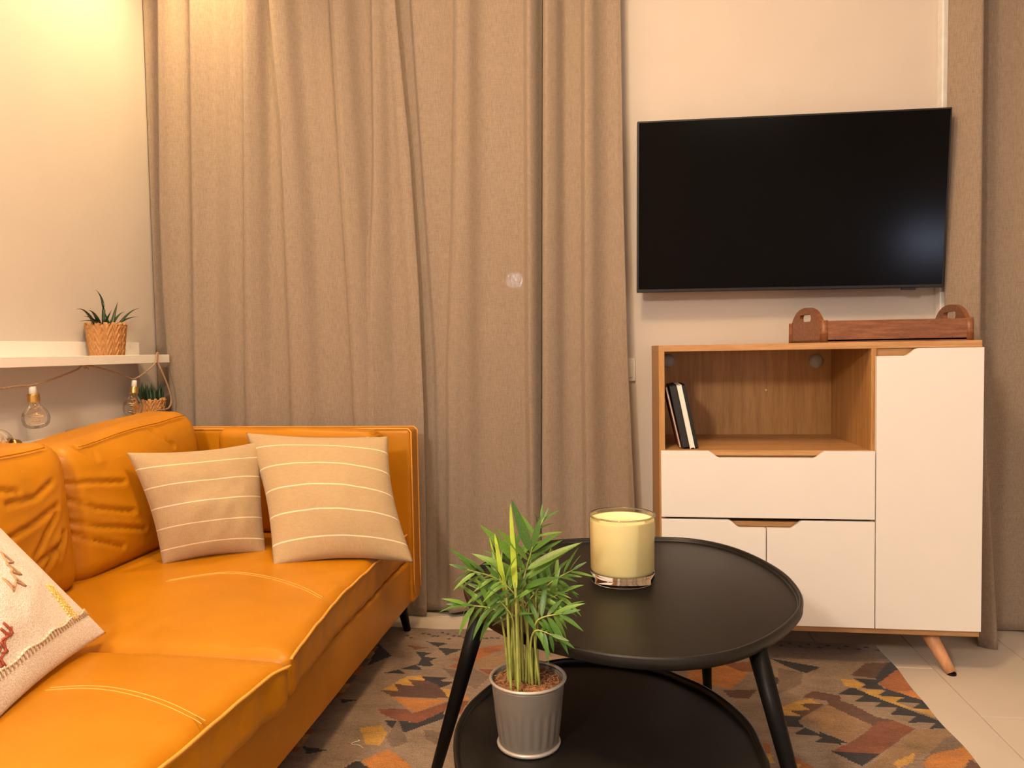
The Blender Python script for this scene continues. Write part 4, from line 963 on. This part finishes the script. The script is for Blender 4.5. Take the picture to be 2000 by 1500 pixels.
# ------------------------------------------------------------------ kilim rug (flat-woven pattern, one colour per woven cell)
BE, TA, CH, BR, RB, RU, OR, MU, TN = (.265, .192, .135), (.175, .122, .088), (.030, .027, .029), (.115, .058, .038), (.20, .070, .034), (.34, .115, .032), (.46, .185, .045), (.50, .285, .065), (.27, .165, .085)
Z1, Z2, Z3, Z4 = (580, 1220, 5.357), (720, 1220, 7.143), (1360, 1260, 6.25), (1620, 1260, 6.25)
POLY = [
 (Z2, RB, [(520, 280), (830, 320), (650, 350)]), (Z2, CH, [(800, 235), (1110, 260), (960, 310)]), (Z2, CH, [(960, 320), (1310, 345), (1080, 430)]),
 (Z2, CH, [(640, 370), (900, 395), (800, 420), (770, 450), (968, 465), (850, 510), (910, 580), (770, 578), (670, 560), (745, 630), (620, 628), (440, 620), (690, 540), (740, 490), (700, 420)]),
 (Z2, CH, [(220, 670), (430, 625), (525, 690)]), (Z2, TA, [(1020, 600), (1240, 640), (1420, 590), (1700, 720), (1500, 900), (1200, 760)]),
 (Z2, MU, [(560, 720), (720, 710), (800, 775), (600, 775), (640, 860), (440, 850), (410, 930), (190, 905), (350, 830), (430, 770)]),
 (Z2, CH, [(740, 715), (1130, 735), (980, 780), (1190, 805), (1010, 880), (800, 800)]),
 (Z2, BR, [(550, 765), (800, 775), (960, 830), (1120, 1030), (320, 1000), (170, 920), (420, 930), (360, 830), (640, 860)]),
 (Z2, OR, [(310, 1005), (1120, 1045), (640, 1230)]), (Z2, RB, [(130, 1170), (520, 1180), (620, 1240), (1110, 1080), (1060, 1200), (760, 1380), (400, 1340), (180, 1240)]),
 (Z2, CH, [(210, 1330), (700, 1370), (1060, 1200), (1045, 1310), (560, 1490), (380, 1510)]), (Z2, BE, [(300, 1010), (510, 1175), (120, 1130)]),
 (Z2, MU, [(1010, 890), (1170, 900), (1110, 1020)]), (Z2, RU, [(1500, 330), (1870, 280), (1890, 330), (1460, 510)]), (Z2, TN, [(1460, 510), (1890, 380), (1900, 540), (1760, 620), (1440, 580)]),
 (Z2, RB, [(1520, 610), (1770, 625), (1680, 700)]), (Z2, RU, [(1150, 460), (1290, 480), (1250, 530)]), (Z2, RU, [(1090, 590), (1255, 540), (1240, 600)]),
 (Z2, OR, [(1290, 950), (1420, 1040), (1300, 1060), (1150, 1010)]), (Z2, RB, [(1200, 1060), (1390, 1070), (1290, 1240), (1180, 1240)]),
 (Z2, TA, [(760, 1470), (1010, 1490), (1000, 1700), (800, 1600)]),
 (Z1, MU, [(660, 1080), (880, 1050), (950, 1140), (880, 1260), (720, 1250)]), (Z1, OR, [(680, 1420), (960, 1300), (1090, 1390), (1200, 1500), (1100, 1650), (760, 1500)]), (Z1, CH, [(440, 1530), (630, 1420), (760, 1500), (700, 1600)]),
 (Z1, CH, [(440, 780), (640, 790), (480, 820)]), (Z1, CH, [(60, 1270), (330, 1310), (100, 1350)]), (Z1, CH, [(740, 430), (860, 200), (990, 330)]),
 (Z1, TA, [(1060, 1000), (1160, 1230), (1000, 1290), (930, 1180)]),
 (Z3, OR, [(-100, 230), (650, 240), (600, 400), (420, 540), (200, 490), (-100, 430)]), (Z3, RB, [(300, 220), (700, 200), (760, 330), (560, 320)]), (Z3, BR, [(320, 550), (740, 545), (640, 660), (420, 640)]), (Z3, CH, [(930, 380), (1085, 425), (960, 495)]),
 (Z3, CH, [(900, 160), (1520, 270), (1340, 340), (1100, 260)]), (Z3, TA, [(1000, 280), (1300, 330), (1280, 480), (1000, 600)]), (Z3, BR, [(1290, 640), (1420, 560), (1760, 620), (1760, 710), (1400, 650)]),
 (Z3, MU, [(1010, 760), (1240, 680), (1390, 660), (1520, 720), (1250, 720), (1420, 790), (1140, 795), (1290, 860), (1010, 850)]), (Z3, BR, [(1250, 715), (1560, 720), (1550, 750), (1440, 800), (1310, 880), (1140, 795), (1400, 795)]),
 (Z3, CH, [(1030, 860), (1320, 870), (1240, 935), (1330, 1010), (1560, 1110), (1760, 1170), (1760, 1210), (1450, 1190), (1560, 1120), (1330, 1100), (1200, 1090), (1330, 1010), (1060, 990), (1100, 930)]),
 (Z3, RU, [(1130, 1320), (1450, 1500), (1500, 1600), (1280, 1560), (1150, 1400)]), (Z3, MU, [(1160, 1450), (1300, 1450), (1200, 1540)]), (Z3, RU, [(800, 1180), (890, 1220), (910, 1320), (830, 1310)]), (Z3, MU, [(840, 1310), (930, 1340), (960, 1440), (850, 1440)]),
 (Z4, BR, [(250, 370), (440, 220), (720, 215), (680, 330), (560, 400)]), (Z4, CH, [(690, 215), (760, 205), (840, 295), (600, 460), (560, 400)]), (Z4, RU, [(600, 465), (800, 300), (920, 350), (1060, 500), (1210, 680), (880, 600), (700, 530)]), (Z4, OR, [(820, 560), (1100, 560), (1210, 690), (880, 610)]),
 (Z4, MU, [(130, 420), (290, 420), (440, 490), (360, 530), (200, 500)]), (Z4, MU, [(370, 540), (640, 550), (900, 640), (820, 700), (1000, 770), (1290, 790), (1390, 900), (1060, 800), (800, 740), (480, 600)]),
 (Z4, CH, [(300, 410), (580, 420), (600, 470), (650, 520), (1200, 690), (1300, 780), (1010, 775), (1110, 710), (800, 700), (920, 640), (590, 615), (690, 550), (370, 520), (450, 480)]),
 (Z4, CH, [(110, 600), (230, 525), (320, 530), (480, 600), (800, 730), (1000, 800), (1390, 930), (1480, 1020), (1240, 1020), (1320, 950), (950, 945), (1060, 870), (740, 855), (830, 770), (540, 750), (640, 700), (320, 680), (430, 610)]),
 (Z4, BR, [(-20, 640), (280, 720), (560, 870), (780, 920), (540, 990), (-20, 740)]), (Z4, TN, [(-335, 890), (-60, 735), (0, 740), (545, 990), (230, 1180), (0, 1090)]),
 (Z4, RB, [(540, 990), (600, 930), (820, 930), (1050, 1020), (620, 1330), (30, 1290), (240, 1190)]), (Z4, CH, [(0, 1290), (620, 1335), (410, 1480)]), (Z4, CH, [(-120, 1060), (0, 1100), (220, 1190), (-20, 1200)]),
 (Z4, TN, [(1050, 1030), (1500, 1040), (1560, 1100), (1280, 1260), (800, 1500), (450, 1500)]), (Z4, MU, [(760, 1440), (1050, 1310), (1010, 1430), (850, 1500)]), (Z4, TA, [(1440, 1120), (1570, 1100), (1680, 1220), (1400, 1340), (1120, 1430), (1280, 1260)]),
 (Z4, OR, [(1240, 1330), (1700, 1230), (1780, 1370), (1620, 1500), (1250, 1520), (1130, 1450)]), (Z4, BR, [(1720, 1390), (1900, 1500), (1640, 1560)]),
]
DOTS2 = [(540, 150), (595, 180), (655, 190), (720, 210), (765, 125), (840, 140), (905, 160), (965, 165), (1030, 110), (1105, 130), (1190, 155), (1265, 165), (1335, 180), (1120, 195), (1195, 210), (1570, 185), (1640, 195), (1720, 190), (1800, 190), (1600, 270), (1680, 275), (1900, 200), (1980, 210)]
RX0, RX1, RY0, RY1, RZ = -1.25, onZ(1730, 1284, .006).x, .72, 2.565, .007
cs = .0055; nx, ny = int((RX1-RX0)/cs), int((RY1-RY0)/cs)
gx = RX0+(np.arange(nx)+.5)*(RX1-RX0)/nx; gy = RY0+(np.arange(ny)+.5)*(RY1-RY0)/ny
GX, GY = np.meshgrid(gx, gy)
colr = np.zeros((ny, nx, 3)); colr[:] = BE
def inside(poly):
    r_ = np.zeros(GX.shape, bool); n = len(poly)
    for i in range(n):
        (xa_, ya_), (xb_, yb_) = poly[i], poly[(i+1) % n]
        c = ((ya_ > GY) != (yb_ > GY)) & (GX < (xb_-xa_)*(GY-ya_)/(yb_-ya_+1e-15)+xa_); r_ ^= c
    return r_
# repeat of stepped diamonds where the photo shows nothing of the rug
hid = (GY < 1.66) | (GX < -.80)
def diam(cx, cy, w_, h_, step):
    yy = np.floor(np.abs(GY-cy)/step)*step; return (np.abs(GX-cx)/w_+yy/h_)
pal = [OR, CH, BR, MU, RU, TA]
for iy in range(5):
    for ix in range(6):
        cx, cy = RX0+.2+ix*.40+(.2 if iy % 2 else 0), RY0+.22+iy*.42
        d = diam(cx, cy, .21, .21, .03)
        for lim, ci in ((1, 1), (.82, 0), (.55, 2), (.3, 3)): colr[hid & (d < lim)] = pal[(ci+ix+iy) % 6]
for (ox, oy, s), c, P in POLY:
    Q = [onZ(ox+a/s, oy+b/s, RZ) for a, b in P]; colr[inside([(q.x, q.y) for q in Q])] = c
# plain dotted border along the far end
band = GY > RY1-.085; bm_ = band & ~((colr == np.array(CH)).all(-1) & (GY < RY1-.06))
colr[GY > RY1-.055] = (.25, .18, .135)
dots = [onZ(720+a/7.143, 1220+b/7.143, RZ) for a, b in DOTS2]
dots += [Vector((x, RY1-.022-(.02 if i % 2 else 0), RZ)) for i, x in enumerate(np.arange(-.1, RX1, .030))]
for q in dots:
    if q.y > RY1-.09: colr[(np.abs(GX-q.x)/.010+np.abs(GY-q.y)/.008) < 1] = (.06, .045, .04)
V = []; 
for j in range(ny+1):
    y = lerp(RY0, RY1, j/ny)
    for i in range(nx+1):
        x = lerp(RX0, RX1, i/nx); ex2 = 0
        if j > ny-14: ex2 = (j-(ny-14))/14*(.016*math.exp(-((x+.53)/.07)**2)+.006*math.sin(x*14))
        sx = (i > nx-14)*(i-(nx-14))/14*(.003*math.sin(y*11)+.002*math.sin(y*27)-.010*max(0, (2.3-y)))
        V.append((x+sx, y+ex2, RZ+.0008*math.sin(x*31)*math.sin(y*17)))
Fc = [(j*(nx+1)+i, j*(nx+1)+i+1, (j+1)*(nx+1)+i+1, (j+1)*(nx+1)+i) for j in range(ny) for i in range(nx)]
m, nt, b, N, L = newmat('kilim_wool')
at = N('ShaderNodeVertexColor'); at.layer_name = 'weave'
n1 = noise_node(nt, 1, (60, 420, 60), 3, .6); n2 = noise_node(nt, 9, None, 3); n3 = noise_node(nt, 1, (500, 500, 500), 1)
def mm(op, a, bb):
    q = N('ShaderNodeMath'); q.operation = op
    for i, v in enumerate((a, bb)):
        if isinstance(v, (int, float)): q.inputs[i].default_value = v
        else: L(v, q.inputs[i])
    return q.outputs[0]
n4 = noise_node(nt, 1, (7, 16, 7), 4, .65)
val = mm('ADD', mm('MULTIPLY', n1.outputs['Fac'], .75), mm('ADD', mm('MULTIPLY', n2.outputs['Fac'], .35), mm('MULTIPLY', n3.outputs['Fac'], 1.1)))
k = mm('MAXIMUM', mm('ADD', mm('ADD', mm('MULTIPLY', val, 1.3), mm('MULTIPLY', n4.outputs['Fac'], 1.0)), -.95), .2)
hs = N('ShaderNodeVectorMath'); hs.operation = 'SCALE'; L(at.outputs['Color'], hs.inputs[0]); L(k, hs.inputs['Scale']); L(hs.outputs[0], b.inputs['Base Color'])
b.inputs['Roughness'].default_value = 1; b.inputs['Specular IOR Level'].default_value = .1; b.inputs['Sheen Weight'].default_value = .15
bump(nt, mm('ADD', n1.outputs['Fac'], n3.outputs['Fac']), .5, .002, b)
rug = mesh('kilim_rug', V, Fc, m, None, False)
ca = rug.data.color_attributes.new('weave', 'FLOAT_COLOR', 'CORNER')
arr = np.ones((ny*nx, 4, 4), np.float32); arr[:, :, :3] = colr.reshape(-1, 1, 3); ca.data.foreach_set('color', arr.ravel())
sd = rug.modifiers.new('thickness', 'SOLIDIFY'); sd.thickness = .006; sd.offset = -1
tag(rug, 'flat woven kilim rug with rust, charcoal and beige zigzags', 'rug')
q = [onZ(580+a/5.357, 1220+b_/5.357, RZ+.0025) for a, b_ in ((690, 1290), (650, 1262), (600, 1258), (572, 1245), (600, 1228), (655, 1215), (640, 1205))]
tag(tube('loose_thread', catmull(q, 6), .0009, M['thread'], None, 5), 'short white loose thread lying on the rug beside the sofa', 'thread')
